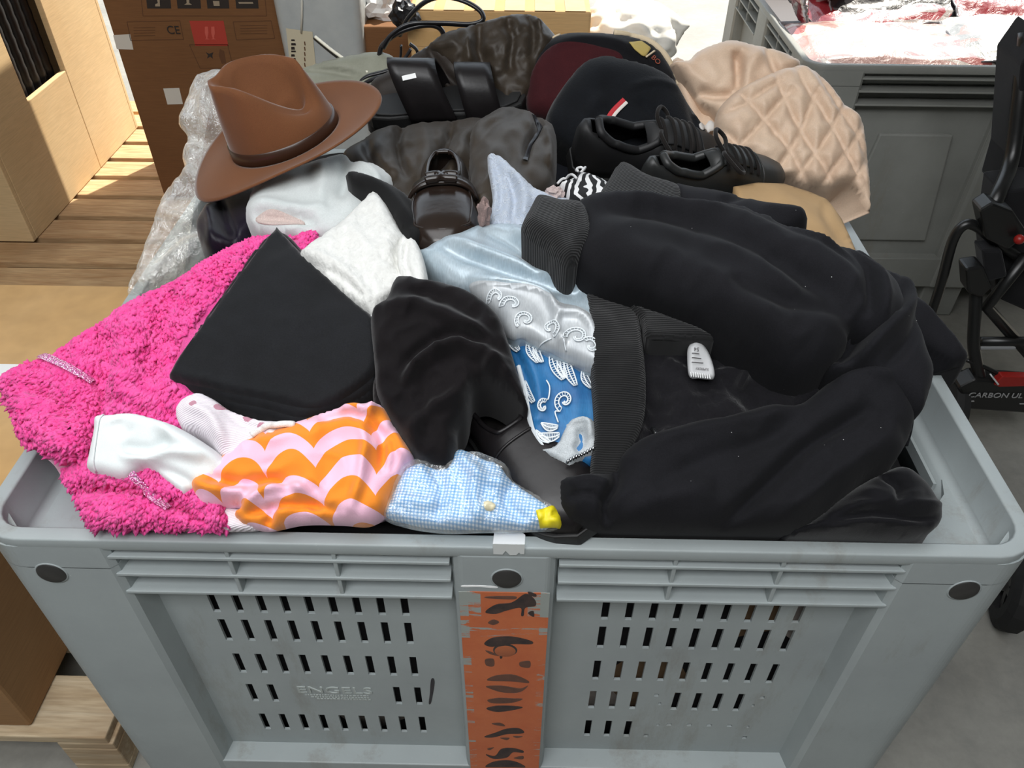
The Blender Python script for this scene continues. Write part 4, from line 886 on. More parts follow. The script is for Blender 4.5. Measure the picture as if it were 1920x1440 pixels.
# ------------------------------------------------------------------ shoes
S_S = [0, .03, .1, .3, .5, .7, .85, .95, 1.0]; S_W = [.010, .023, .031, .031, .036, .042, .038, .025, .006]
def make_shoe(name, label, M, L=.27, style='loafer', upper=None, sole=None, lining=None, wide=1.0, strap=True):
    root = empty(name, M.translation, label, 'shoe'); root.matrix_basis = M; ns, nt = 34, 22
    sv = np.linspace(0, 1, ns)**1.0; w = np.interp(sv, S_S, S_W)*wide*L/.27
    k = np.hanning(5); k /= k.sum(); w = np.convolve(np.pad(w, 2, mode='edge'), k, mode='valid')
    hs = {'loafer': [.055, .062, .06, .055, .062, .052, .042, .030, .012], 'sneaker': [.075, .088, .082, .066, .084, .064, .050, .038, .018]}[style]
    h = np.interp(sv, S_S, hs)*L/.27; z0 = .018*L/.27
    op0, op1, oy = (.07, .50, .52) if style == 'loafer' else (.06, .44, .56)
    def pt(i, j, sc=1.0):
        th = math.pi*j/nt; cx, sy = math.cos(th), math.sin(th); ww = w[i]*sc
        y = ww*math.copysign(abs(cx)**.75, cx); z = z0+h[i]*sc*abs(sy)**.62; x = sv[i]*L
        if style == 'sneaker' and sv[i] < .4: x -= .012*(z-z0)/.08*(1-sv[i]/.4)
        return (x, y, z)
    def is_open(i, j):
        s = (sv[i]+sv[min(i+1, ns-1)])/2; th = math.pi*(j+.5)/nt; return op0 < s < op1 and abs(math.cos(th)) < oy*math.sin(math.pi*(s-op0)/(op1-op0))**.35
    V = [pt(i, j) for i in range(ns) for j in range(nt+1)]; F = []; Fl = []
    for i in range(ns-1):
        for j in range(nt):
            a = i*(nt+1)+j; q = (a, a+1, a+nt+2, a+nt+1)
            if not is_open(i, j): F.append(q)
    F.append(tuple(range(nt+1)))
    o = local_mesh('upper', V, F, upper, root, True); s = o.modifiers.new('thick', 'SOLIDIFY'); s.thickness = .004; s.offset = -1
    Vl = [pt(i, j, .9) for i in range(ns) for j in range(nt+1)]; Vl = [(x, y, min(z, z0+.03 if op0 < x/L < op1 else z)) for x, y, z in Vl]
    local_mesh('insole', [(x, y, z0+.004) for x, y, z in [pt(i, j, .93) for i in range(ns) for j in (0, nt)]], [(2*i, 2*i+1, 2*i+3, 2*i+2) for i in range(ns-1)], lining, root)
    out = [(sv[i]*L, w[i]*1.06+.002) for i in range(ns)]; poly = out+[(x, -y) for x, y in out[::-1]]; poly = [(x*1.02-.003, y) for x, y in poly]
    V, F = prism(poly, 0, z0+.004); local_mesh('sole', V, F, sole, root, False, .002)
    if style == 'loafer':
        hb_ = [(x, y) for x, y in poly if x < .28*L]; V, F = prism(hb_, -.012, .001); local_mesh('heel', V, F, sole, root, False, .002)
    def over(s, j0=0, j1=nt, out_=1.03):
        i = s*(ns-1); a = int(i); f = i-a; b = min(a+1, ns-1); r = []
        for j in np.linspace(j0, j1, 18):
            th = math.pi*j/nt; ww = (w[a]*(1-f)+w[b]*f)*out_; hh = (h[a]*(1-f)+h[b]*f)*out_
            r.append((s*L, ww*math.copysign(abs(math.cos(th))**.75, math.cos(th)), z0+hh*math.sin(th)**.62))
        return np.array(r)
    def ltube(nm, pts, r, mat, flat=1.0):
        V, F = tube_geo(np.asarray(pts), r, 8, True, flat); return local_mesh(nm, V, F, mat, root, True)
    # collar roll round the opening
    e = []
    for s in np.linspace(op0+.01, op1-.01, 14):
        i = s*(ns-1); a = int(i); ww = w[a]; hh = h[a]; c = oy*math.sin(math.pi*(s-op0)/(op1-op0))**.35; th = math.acos(min(1, c)); e.append((s*L, ww*abs(math.cos(th))**.75, z0+hh*math.sin(th)**.62))
    loop = e+[(x, -y, z) for x, y, z in e[::-1]]; loop.append(loop[0])
    ltube('collar', smooth_path(loop, 4), .003 if style == 'loafer' else .007, upper)
    if style == 'loafer' and not strap:
        for s_ in (.56,): ltube('vamp_seam', over(s_, 2, nt-2, 1.01), .0018, upper)
    if style == 'loafer' and strap:
        a1, a2 = over(.52, 3, nt-3, 1.04), over(.60, 3, nt-3, 1.04)
        V = np.vstack([a1, a2]); n = 18; st = local_mesh('strap', V, [(i, i+1, n+i+1, n+i) for i in range(n-1)], upper, root, True); m_ = st.modifiers.new('t', 'SOLIDIFY'); m_.thickness = .005; m_.offset = 1
        mid = over(.56, 8, nt-8, 1.10); ltube('strap_knot', np.vstack([mid[2:9]+[.008, 0, .003], mid[9:16]+[-.008, 0, .003]]), .006, upper); ltube('strap_knot', np.vstack([mid[2:9]+[-.008, 0, .003], mid[9:16]+[.008, 0, .003]]), .006, upper)
        sm = [over(s, 5.2, 5.2, 1.01)[0] for s in np.linspace(.58, .88, 8)]; sm2 = [p*[1, -1, 1] for p in sm[::-1]]; ltube('apron_seam', smooth_path(sm+[np.array([.93*L, 0, z0+h[int(.92*ns)]*1.0])]+sm2, 3), .0016, upper)
    if style == 'sneaker':
        for q, s in enumerate(np.linspace(.46, .68, 5)): ltube('lace', over(s, 6, nt-6, 1.05)+[0, 0, .002], .0032, lining, .7)
        for sg in (-1, 1):
            cx, cz = .45*L, z0+.085; ltube('lace_loop', smooth_path([(cx, 0, cz), (cx-.01, sg*.02, cz+.012), (cx+.005, sg*.045, cz+.004), (cx+.02, sg*.035, cz-.006), (cx+.004, 0, cz)], 5), .0034, lining)
        for s in (.74,): ltube('seam', over(s, 1, nt-1, 1.005), .0016, upper)
        V = np.vstack([over(s, 7.5, nt-7.5, 1.02)+[0, 0, .004] for s in (.36, .44, .52, .6, .68)])+0; n = 18
        st = local_mesh('tongue', V, [(r*n+i, r*n+i+1, (r+1)*n+i+1, (r+1)*n+i) for r in range(4) for i in range(n-1)], upper, root, True); m_ = st.modifiers.new('t', 'SOLIDIFY'); m_.thickness = .006
    return root
M_LEA = plain('black_leather', '#151314', .38, col2='#1b1819', spec=.35, scale=20, bump=.08); M_LEAB = plain('brown_black_leather', '#1b1512', .25, col2='#271d17', scale=14, bump=.08); M_MATTE = plain('black_nubuck', '#121213', .6, col2='#19191a', bump=.1)
M_SOLE = plain('black_rubber', '#161616', .6, bump=.1); M_LIN = fabric('shoe_lining', '#191716', '#221e1c')
def shoe_at(heel, toe, lh, lt, up=(0, -.2, 1), **k):
    a = hitB([heel], lh, k.pop('plane', None))[0] if not isinstance(lh, tuple) else np.array(lh); b = hitB([toe], lt)[0] if not isinstance(lt, tuple) else np.array(lt)
    return make_shoe(M=frame_matrix(a, b-a, up), L=k.pop('L', None) or np.linalg.norm(b-a), **k)
LOA, LOB = onY((838, 366), .60), onY((834, 492), .36)
shoe_at(None, None, tuple(LOA), tuple(LOB), up=(0, -.30, 1), L=.262, name='loafer', label='shiny black loafer with knotted strap, toe towards the silver dress', style='loafer', upper=M_LEAB, sole=M_SOLE, lining=M_LIN, wide=1.25)
shoe_at(None, None, tuple(onY((888, 750), .235)), tuple(onY((1048, 940), .065)), up=(-.20, -.25, 1), L=.262, strap=False, name='slip_on_shoe', label='black leather slip-on shoe poking out from under the black tee', style='loafer', upper=M_LEA, sole=M_SOLE, lining=M_LIN, wide=1.25)
shoe_at(None, None, tuple(onY((1066, 312), .72)), tuple(onY((1345, 325), .78)), up=(-.05, -.55, 1), L=.285, name='sneaker', label='black padded lace-up sneaker lying beneath the cap with the red stripe', style='sneaker', upper=M_MATTE, sole=M_SOLE, lining=M_LIN, wide=1.15)
shoe_at(None, None, tuple(onY((1190, 385), .62)), tuple(onY((1432, 358), .70)), up=(.0, -.40, 1), L=.265, name='sneaker', label='dark grey lace-up trainer with its toe on the brown paper', style='sneaker', upper=plain('grey_leather', '#232424', .45, col2='#2b2c2b', bump=.1), sole=M_SOLE, lining=M_LIN, wide=.95)

# ------------------------------------------------------------------ black slide sandal
def make_sandal(M, L=.285):
    root = empty('slide_sandal', M.translation, 'black two-strap slide sandal resting on the olive puffer jacket', 'sandal'); root.matrix_basis = M
    sv = np.linspace(0, 1, 30); w = np.interp(sv, [0, .04, .15, .4, .7, .88, .97, 1], [.012, .030, .037, .036, .047, .045, .030, .010])
    ol = [(s*L, a) for s, a in zip(sv, w)]; poly = ol+[(x, -y) for x, y in ol[::-1]]
    V, F = prism(poly, 0, .026); local_mesh('sole', V, F, M_SOLE, root, False, .004)
    inn = [((x-L/2)*.94+L/2, y*.88) for x, y in poly]; V, F = prism(inn, .0262, .030); local_mesh('footbed', V, F, M_MATTE, root, False, .003)
    for s0, s1, hh, lean in ((.28, .56, .098, .03), (.62, .84, .074, .015)):
        n = 22; rows = []
        for s in np.linspace(s0, s1, 6):
            ww = np.interp(s, sv, w)+.003; r = []
            for k in range(n+1):
                th = math.pi*k/n; r.append((s*L-lean*math.sin(th), ww*math.copysign(abs(math.cos(th))**.9, math.cos(th)), .012+hh*(1-.12*(s-s0)/(s1-s0))*math.sin(th)**.95))
            rows.append(np.array(r))
        V, F = loft(rows, False); o = local_mesh('strap', V, F, M_LEA, root, True); m_ = o.modifiers.new('t', 'SOLIDIFY'); m_.thickness = .006; m_.offset = 1
        if s0 < .5:
            c = rows[2][15]; bm = bmesh.new(); add_box(bm, -.012, .012, -.004, .004, -.001, .001); b = bm_obj('strap_logo', bm, M_WHITE, o, False); b.location = Vector(c)+Vector((-.002, -.004, .006)); b.rotation_euler = (.75, 0, .2)
    return root
sa = onY((690, 226), .86); sb = onY((985, 196), .90)
make_sandal(frame_matrix(sa, sb-sa, [-.05, -.25, 1]), np.linalg.norm(sb-sa))

# ------------------------------------------------------------------ caps
M_CAPB = fabric('black_cap', '#0e0e11', '#131317', bump=.2); M_MAROON = fabric('maroon_twill', '#391318', '#42171b'); M_IVORY = plain('ivory_piping', '#cdbb9d', .7); M_CAPN = fabric('navy_black_knit', '#0e1014', '#13161b', weave=400, bump=.5)
ca = empty('baseball_cap', onY((1120, 200), .93), 'black baseball cap with maroon underbrim and pale piping, behind the knit cap', 'cap', 'caps')
c = Cloth([(986, 170), (1000, 115), (1025, 80), (1060, 63), (1120, 62), (1180, 68), (1225, 85), (1255, 120), (1270, 165), (1255, 220), (1150, 235), (1040, 232), (990, 215)], lift=.0, thick=.045, edge=50, step=6, skirt=.06, plane=(.93, .955, 1.1), folds=[([(1030, 95), (1090, 80), (1160, 90), (1220, 130)], .010, 10)], noise=((.02, .003),))
c.build('cap_crown', M_CAPB, ca); c.tube('piping', [(985, 165), (1000, 115), (1022, 82), (1050, 66)], .0022, M_IVORY, ca, .0)
c.tube('piping', [(1150, 66), (1190, 70), (1228, 90), (1256, 122), (1272, 160)], .006, M_IVORY, ca, .004)
patch('underbrim', c, [(986, 180), (1002, 130), (1030, 98), (1070, 90), (1120, 98), (1165, 120), (1150, 200), (1080, 232), (1000, 222)], .004, M_MAROON, ca)
patch('yellow_patch', c, [(1176, 90), (1200, 84), (1218, 98), (1206, 118), (1200, 117), (1185, 105)], .004, plain('mustard_patch', '#b09a55', .8), ca, False)
c.tube('patch_trim', [(1207, 119), (1224, 104)], .0018, M_IVORY, ca, .004)
text_on('cap_lettering', 'BO', c, (1226, 122), 14, .7, plain('orange_thread', '#9a4a30', .7), ca, .004)
cb_ = empty('knit_cap', onY((1150, 250), .88), 'navy black cap with red and white stripe, lying over the maroon underbrim', 'cap', 'caps')
c = Cloth([(1022, 235), (1035, 195), (1065, 150), (1095, 118), (1130, 106), (1170, 112), (1220, 125), (1262, 150), (1290, 195), (1320, 240), (1345, 290), (1340, 330), (1280, 340), (1180, 330), (1090, 300), (1040, 270)], lift=.03, thick=.055, edge=55, step=6, skirt=.07, plane=(.90, .955, .95),
    folds=[([(1170, 180), (1230, 165), (1285, 175)], .006, 6), ([(1190, 200), (1230, 240), (1260, 300)], -.010, 12), ([(1130, 190), (1100, 225), (1085, 270)], .008, 14), ([(1290, 190), (1300, 250), (1310, 310)], -.014, 8)], noise=((.02, .004),))
c.build('cap_crown', M_CAPN, cb_)
V, F = c.ribbon([(1131, 243), (1145, 222), (1166, 201)], 8, .0035); link_mesh('red_stripe', V, F, plain('red_band', '#b5202a', .7), cb_)
V, F = c.ribbon([(1138, 247), (1150, 227), (1171, 206)], 6, .0035); link_mesh('white_stripe', V, F, plain('white_band', '#d8cfc8', .7), cb_)
patch('white_logo', c, [(1307, 240), (1316, 232), (1322, 236), (1330, 226), (1340, 232), (1344, 244), (1332, 246), (1326, 252), (1320, 246), (1312, 252)], .003, plain('white_print', '#c9c6c2', .6), cb_)

# ------------------------------------------------------------------ middle of the heap
M_WFLEECE = fabric('white_fleece', '#c6cccb', '#d0d5d4', sheen=.4, weave=500, bump=.3, amt=.15)
wf = empty('white_fleece', hitB([(580, 390)], .05)[0], 'pale grey-white fleece sweater rolled up below the brown hat', 'sweater')
c = Cloth([(462, 416), (470, 375), (492, 342), (547, 325), (600, 306), (645, 296), (668, 312), (705, 314), (740, 345), (728, 380), (690, 420), (640, 450), (600, 455), (545, 446), (488, 440)], lift=.025, thick=.035, edge=30, step=6, skirt=.05,
    folds=[([(470, 410), (520, 405), (580, 415), (620, 405)], .012, 10), ([(480, 425), (540, 425), (600, 435)], -.016, 7), ([(600, 320), (612, 355), (602, 400)], .010, 14), ([(640, 310), (650, 350), (640, 395)], -.014, 10), ([(665, 320), (700, 345), (720, 370)], .012, 9)], noise=((.03, .005),))
c.build('folded_body', M_WFLEECE, wf); patch('pink_lining', c, [(487, 425), (520, 416), (560, 424), (575, 432), (530, 436), (495, 434)], .002, fabric('pinkish_lining', '#cdb9b2', '#d4c3bd'), wf)
c = Cloth([(648, 330), (665, 324), (700, 335), (740, 352), (768, 372), (792, 402), (796, 445), (775, 458), (745, 425), (718, 388), (690, 366), (660, 350)], lift=.075, thick=.016, edge=14, step=5, skirt=.05, folds=[([(670, 335), (730, 370), (775, 430)], .008, 10)])
tag(c.build('jersey_strap_top', fabric('black_jersey', '#131314', '#191919')), 'thin black top wedged between white fleece and loafer', 'top')
M_LACE = fabric('white_lace', '#d8d8d4', '#e2e2de', weave=260, bump=.9, mottle=70, sheen=.1, amt=.12)
wl = empty('lace_blouse', hitB([(690, 480)], .05)[0], 'white embroidered lace blouse beside the folded black trousers', 'blouse')
c = Cloth([(563, 482), (578, 463), (640, 420), (672, 388), (698, 363), (714, 370), (736, 405), (755, 440), (778, 462), (792, 490), (800, 535), (765, 540), (730, 565), (705, 590), (690, 590), (655, 562), (620, 532), (590, 508)], lift=.075, thick=.02, edge=20, step=5, skirt=.05,
    folds=[([(565, 485), (620, 500), (670, 540), (700, 580)], .008, 9), ([(575, 500), (640, 530), (690, 575)], -.008, 6), ([(700, 375), (720, 430), (740, 500)], .008, 16), ([(760, 455), (745, 490), (755, 530)], -.014, 7), ([(640, 430), (690, 470), (730, 530)], .006, 20)], noise=((.03, .004), (.12, .0035)))
c.build('blouse_body', M_LACE, wl)
c = Cloth([(745, 470), (770, 450), (785, 462), (798, 500), (802, 540), (775, 545), (752, 520)], lift=.09, thick=.018, edge=14, step=5, folds=[([(765, 460), (760, 500), (775, 535)], -.010, 6)]); c.build('sleeve', M_LACE, wl)
c = Cloth([(682, 575), (700, 570), (735, 560), (750, 590), (720, 640), (698, 645), (686, 605)], lift=.055, thick=.02, edge=14, step=5, folds=[([(700, 575), (705, 630)], .008, 7)]); c.build('cuff', fabric('white_cotton', '#e8eaea', '#f2f3f3'), wl)
# pale damask cloth
def damask():
    t = NT('pale_damask'); v = t.coord('UV'); n = t.noise(v, 38, 2, .5, 3.5); r = t.ramp(n, [(.46, (0, 0, 0, 1)), (.5, (1, 1, 1, 1)), (.54, (0, 0, 0, 1))])
    t.setp(Base_Color=t.mix(r, '#a9b3c2', '#c3cbd6'), Roughness=.5, Sheen_Weight=.3); t.bump(r, .5, .003); return t.m
c = Cloth([(914, 296), (922, 289), (945, 299), (975, 328), (1010, 358), (1058, 372), (1085, 390), (1060, 420), (1000, 436), (920, 432), (924, 375), (918, 325)], lift=.0, thick=.02, edge=16, step=5, skirt=.06, plane=(.50, 1.0, .45),
    folds=[([(925, 300), (940, 360), (935, 420)], -.012, 9), ([(960, 320), (985, 370), (980, 420)], .012, 11), ([(950, 330), (965, 380), (960, 425)], -.012, 7), ([(1000, 365), (1040, 395)], .008, 9)])
tag(c.build('damask_cloth', damask()), 'pale blue-grey damask cloth with swirl pattern standing up behind the silver dress', 'cloth')
crumple('pompom', 'small dusty pink pompom between loafer and damask cloth', 'pompom', hitB([(907, 400)], .10)[0], (.009, .009, .020), fabric('dusty_pink', '#a08a85', '#8d7772'), 3.3)
crumple('pale_bead', 'small pale pink ball beside the damask cloth', 'ball', hitB([(1040, 362)], .10)[0], (.011, .010, .009), fabric('pale_pinkish', '#b9a7a4', '#c6b6b2'), 7.3)
t = NT('zigzag_knit'); v = t.coord('UV'); w = t.wave(v, 26, 9, 'X'); t.setp(Base_Color=t.ramp(w, [(.45, '#141416'), (.55, '#d9d9d9')], 'CONSTANT'), Roughness=.85)
fs = empty('patterned_scarf', hitB([(1095, 355)], .1)[0], 'black and white zigzag scarf end beside the upper hoodie cuff', 'scarf')
c = Cloth([(1048, 350), (1075, 338), (1085, 326), (1110, 332), (1140, 348), (1145, 380), (1110, 386), (1075, 385), (1060, 365)], lift=.10, thick=.02, edge=14, step=5); c.build('scarf_cloth', t.m, fs)
for a in ([(1082, 340), (1080, 326), (1090, 322), (1096, 332), (1088, 344)], [(1045, 352), (1055, 343), (1068, 345), (1080, 356)]): c.tube('thread_loop', a, .0018, plain('light_thread', '#c8c8c8', .5), fs, .012)

# ------------------------------------------------------------------ folded black trousers
M_TRO = fabric('black_trouser', '#191a1c', '#1e1f22', rough=.85, weave=700, bump=.12, lint=False)
tr = empty('folded_trousers', hitB([(520, 620)], .06)[0], 'neatly folded flat black trousers on the pink fleece', 'trousers')
ft = [([(340, 690), (450, 720), (560, 745), (650, 740)], .004, 30)]
for k, dl in ((2, .046), (1, .060)):
    o_ = 15*k
    Cloth([(517, 436), (600, 510), (700, 598), (712, 660), (706, 700+o_), (650, 745+o_*.8), (578, 768+o_), (500, 752+o_), (420, 735+o_*.9), (345+k*5, 718+o_*.9), (334, 708+o_*.6), (345, 660), (420, 550)], lift=dl, thick=.008, edge=7, step=7, skirt=.03, noise=((.012, .003),), folds=ft).build('folded_layer', M_TRO, tr)
c_tro = Cloth([(516, 431), (522, 430), (560, 470), (610, 516), (665, 567), (700, 598), (708, 650), (704, 695), (660, 735), (612, 762), (575, 766), (500, 750), (420, 733), (330, 713), (318, 706), (322, 694), (345, 656), (420, 556), (480, 474)], lift=.076, thick=.009, edge=8, step=7, skirt=.03, noise=((.008, .006), (.02, .0015)), folds=[([(330, 700), (450, 728), (575, 752)], .004, 8), ([(540, 470), (560, 560), (600, 640)], .004, 60)])
c_tro.build('top_layer', M_TRO, tr)

# ------------------------------------------------------------------ crumpled black tee
M_TEE = fabric('black_tee', '#110e10', '#161214', bump=.2, mottle=20)
bt = empty('black_tee', hitB([(800, 680)], .06)[0], 'crumpled black cotton tee in the middle of the heap, over the slip-on shoe', 'tee')
c = Cloth([(745, 524), (797, 531), (838, 537), (888, 558), (934, 597), (951, 637), (966, 686), (982, 738), (990, 770), (965, 748), (938, 730), (911, 722), (888, 735), (874, 780), (858, 810), (856, 848), (841, 886), (785, 867), (745, 815), (709, 748), (703, 690), (696, 595), (724, 568)], lift=.085, thick=.03, edge=26, step=5, skirt=.07,
    folds=[([(720, 600), (780, 590), (860, 620), (930, 660)], .016, 14), ([(760, 740), (790, 690), (850, 665), (900, 675), (940, 700)], .020, 13), ([(750, 720), (790, 668), (850, 640), (920, 665)], -.016, 10), ([(770, 560), (840, 580), (900, 620)], -.010, 12), ([(880, 730), (850, 760), (800, 790), (770, 830)], .012, 14), ([(820, 700), (800, 760), (810, 840)], -.008, 14), ([(905, 715), (930, 690), (955, 720)], .012, 10)], noise=((.012, .006), (.03, .005)))
c.build('tee_body', M_TEE, bt)
c = Cloth([(700, 720), (715, 690), (740, 720), (760, 780), (740, 790), (705, 770)], lift=.06, thick=.02, edge=12, step=6); c.build('sleeve', M_TEE, bt)

# ------------------------------------------------------------------ silver and blue embroidered dress
def velvet(name, ca, cb, rough, sheen, metal=0.0):
    t = NT(name); v = t.coord('UV', (1, 1, 1)); a = t.noise(v, 22, 5, .6, 1.2); f = t.noise(t.coord('UV', (30, 6, 1), (0, 0, .6)), 22, 3)
    t.setp(Base_Color=t.mix(.3, t.ramp(a, [(.3, ca), (.7, cb)]), t.ramp(f, [(.3, '#b0b0b0'), (.7, '#ffffff')]), 'MULTIPLY'), Roughness=rough, Sheen_Weight=sheen, Sheen_Roughness=.25, Metallic=metal, Anisotropic=.5); t.bump(f, .12, .002); return t.m
M_SILV = velvet('silver_velvet', '#a9bac4', '#bccad2', .40, .5, .25); M_GREYV = velvet('silver_satin', '#b4b9bd', '#c6cacc', .42, .4, .2); M_BLUEV = velvet('blue_velvet', '#1f5f96', '#2f78ae', .6, .8)
dr = empty('embroidered_dress', hitB([(1000, 600)], .05)[0], 'silver and blue velvet dress with white scroll embroidery', 'dress')
c_bl = Cloth([(940, 625), (985, 632), (1040, 650), (1125, 680), (1130, 800), (1128, 870), (1060, 868), (1015, 845), (998, 815), (990, 785), (981, 740), (966, 690)], lift=.045, thick=.012, edge=16, step=5, skirt=.04, folds=[([(975, 650), (1000, 720), (1010, 800)], .008, 18), ([(960, 655), (990, 720), (1000, 790)], -.012, 10), ([(1060, 680), (1080, 760), (1070, 830)], .007, 22)])
c_bl.build('blue_panel', M_BLUEV, dr)
c_si = Cloth([(781, 481), (800, 470), (822, 453), (873, 433), (911, 426), (975, 426), (1040, 465), (1120, 535), (1135, 620), (1135, 712), (1105, 706), (1075, 690), (1040, 672), (1010, 655), (985, 645), (962, 645), (948, 632), (930, 597), (890, 560), (850, 545), (815, 520)], lift=.065, thick=.032, edge=36, step=5, skirt=.05,
    folds=[([(830, 465), (900, 490), (980, 520), (1080, 560)], .014, 12), ([(820, 480), (900, 510), (990, 540), (1090, 575)], -.012, 9), ([(960, 445), (1010, 490), (1040, 530), (1100, 555)], .016, 10), ([(900, 445), (970, 485), (1020, 540)], -.010, 10), ([(880, 540), (960, 548), (1020, 565), (1045, 600), (1090, 610), (1120, 650)], .012, 7), ([(1045, 600), (1040, 630), (1060, 660)], .008, 7), ([(930, 555), (1000, 590), (1050, 650)], -.006, 18)], noise=((.015, .003),))
c_si.build('silver_panel', M_SILV, dr)
patch('satin_panel', c_si, [(880, 548), (930, 550), (1000, 560), (1045, 585), (1090, 598), (1130, 640), (1130, 706), (1100, 702), (1040, 670), (985, 643), (962, 643), (945, 628), (925, 592)], .002, M_GREYV, dr)
M_THR = plain('white_thread', '#dfe6ea', .35, Sheen_Weight=.3)
def scroll(cl, cx, cy, R0, a0, turns, sgn=1, squash=.8, tail=None, gap=7, extra=.004):
    parts = []
    n = 36; u = np.linspace(0, 1, n); r = R0*(1-.78*u); a = a0+sgn*turns*2*math.pi*u
    outer = np.stack([cx+r*np.cos(a), cy+squash*r*np.sin(a)], 1); ri = np.clip(r-gap*(1-.5*u), 1, None); inner = np.stack([cx+ri*np.cos(a), cy+squash*ri*np.sin(a)], 1)
    if tail: t = smooth_path(list(tail)+[tuple(outer[0])], 5)[:-1]; parts.append(tube_geo(cl.at(t, extra), .0009, 5))
    for q in (outer, inner): parts.append(tube_geo(cl.at(q, extra), .0009, 5))
    for i in range(0, n, 2): parts.append(tube_geo(cl.at(np.array([outer[i], inner[i]]), extra), .0005, 4))
    V, F = join_geo(parts); return link_mesh('scroll_embroidery', V, F, M_THR, dr)
def leafshape(cl, a, b, w, extra=.004):
    a, b = np.array(a, float), np.array(b, float); t = np.linspace(0, 1, 14); d = b-a; nn = np.array([-d[1], d[0]])/np.linalg.norm(d); bend = np.sin(t*math.pi)*w*.35
    l = a+np.outer(t, d)+np.outer(np.sin(t*math.pi*.9)**.8*w*.5+bend, nn); r = a+np.outer(t, d)+np.outer(-np.sin(t*math.pi*.9)**.8*w*.5+bend, nn); mid = (l+r)/2
    parts = [tube_geo(cl.at(q, extra), .0009, 5) for q in (l, r, mid)]+[tube_geo(cl.at(np.array([l[i], r[i]]), extra), .0005, 4) for i in range(1, 14)]
    V, F = join_geo(parts); return link_mesh('leaf_embroidery', V, F, M_THR, dr)
scroll(c_si, 960, 590, 24, math.pi, .75, 1, .9, gap=9); scroll(c_si, 985, 618, 22, 2.4, 1.0, 1, .85); scroll(c_si, 1030, 632, 20, 1.2, 1.0, -1, .9, [(1010, 655)]); scroll(c_si, 1080, 650, 26, 3.0, 1.0, 1, .8, [(1060, 672)]); scroll(c_si, 932, 575, 20, 3.0, .7, 1, 1.0, gap=8); scroll(c_si, 1105, 668, 20, 4.0, .9, 1, .9)
leafshape(c_bl, (990, 646), (1008, 690), 15); leafshape(c_bl, (1004, 652), (1016, 688), 13); leafshape(c_bl, (1032, 662), (1055, 722), 15); leafshape(c_bl, (1050, 672), (1060, 720), 13); leafshape(c_bl, (1062, 678), (1078, 734), 16); leafshape(c_bl, (1092, 700), (1108, 735), 14); leafshape(c_bl, (958, 632), (972, 665), 13); leafshape(c_bl, (985, 718), (1000, 760), 12)
scroll(c_bl, 1058, 760, 21, 2.0, 1.1, 1, 1.05, [(1046, 800), (1040, 780)], 8); scroll(c_bl, 1018, 772, 14, 5.2, .9, -1, 1.1, [(1024, 722), (1030, 735), (1028, 755)], 6); leafshape(c_bl, (1014, 800), (1045, 808), 13); leafshape(c_bl, (1008, 820), (1048, 822), 16); leafshape(c_bl, (1004, 812), (1030, 835), 10)
V, F = c_bl.ribbon([(972, 690), (984, 740), (992, 785), (1000, 815), (1016, 842)], 8, .004); link_mesh('trim_braid', V, F, M_THR, dr)
M_LINING = fabric('silver_lining', '#bfc6ca', '#d2d6d8', rough=.4)
c = Cloth([(1002, 835), (1020, 842), (1045, 832), (1062, 795), (1085, 783), (1105, 785), (1118, 800), (1120, 850), (1095, 865), (1075, 880), (1062, 900), (1055, 880), (1030, 862)], lift=.06, thick=.016, edge=14, step=5, folds=[([(1068, 800), (1085, 792), (1102, 800), (1105, 830)], .010, 6), ([(1085, 810), (1090, 835), (1075, 850)], -.012, 9)], noise=((.05, .004),)); c.build('lining', M_LINING, dr)
M_ZIP = plain('zip_metal', '#b9bcc0', .25, metal=1.0)
zp = [tube_geo(c.at(np.array([(1062+5.2*i, 877-2.7*i), (1065+5.2*i, 871-2.7*i)]), .008), .0016, 5) for i in range(10)]; V, F = join_geo(zp); link_mesh('zip_teeth', V, F, M_ZIP, dr)

# ------------------------------------------------------------------ black hoodie
M_HOOD = fabric('black_sweat', '#18181b', '#1d1d21', rough=.95, sheen=.03, weave=800, bump=.12, mottle=8, lint=True); M_HOODI = fabric('black_sweat_inside', '#111014', '#161519', sheen=.6, weave=350, bump=.6)
def rib(name, rot, scale=105):
    t = NT(name); v = t.coord('UV', (1, 1, 1), (0, 0, rot)); w = t.wave(v, scale, .4, 'X'); t.setp(Base_Color=t.ramp(w, [(.2, '#0b0b0c'), (.8, '#171718')]), Roughness=.95, Sheen_Weight=.08); t.bump(w, .6, .003); return t.m
M_RIBC = rib('ribbed_cuff', math.radians(60)); M_RIBW = rib('ribbed_waistband', math.radians(92))
hd = empty('black_hoodie', hitB([(1400, 650)], .06)[0], 'large black sweatshirt with ribbed cuffs and waistband sprawled over the heap', 'sweatshirt')
c = Cloth([(1195, 600), (1300, 610), (1400, 650), (1500, 700), (1600, 690), (1590, 740), (1500, 790), (1400, 800), (1290, 830), (1200, 880), (1140, 900), (1150, 760)], lift=.05, thick=.012, edge=20, step=7, skirt=.05, folds=[([(1235, 685), (1262, 690), (1300, 705), (1395, 700)], .010, 7, 's'), ([(1350, 720), (1400, 760), (1420, 800)], -.010, 14), ([(1380, 660), (1400, 690), (1380, 740)], .012, 10), ([(1260, 720), (1230, 790), (1190, 850)], -.008, 18)], noise=((.02, .006), (.05, .004)))
c.build('inside_back', M_HOODI, hd); c_in = c
c = Cloth([(1098, 528), (1150, 555), (1192, 582), (1204, 640), (1211, 720), (1206, 790), (1178, 850), (1150, 897), (1108, 898), (1114, 800), (1108, 690), (1102, 600)], lift=.088, thick=.014, edge=12, step=5, skirt=.05, folds=[([(1196, 600), (1205, 700), (1200, 790)], -.004, 5)]); c.build('waistband', M_RIBW, hd)
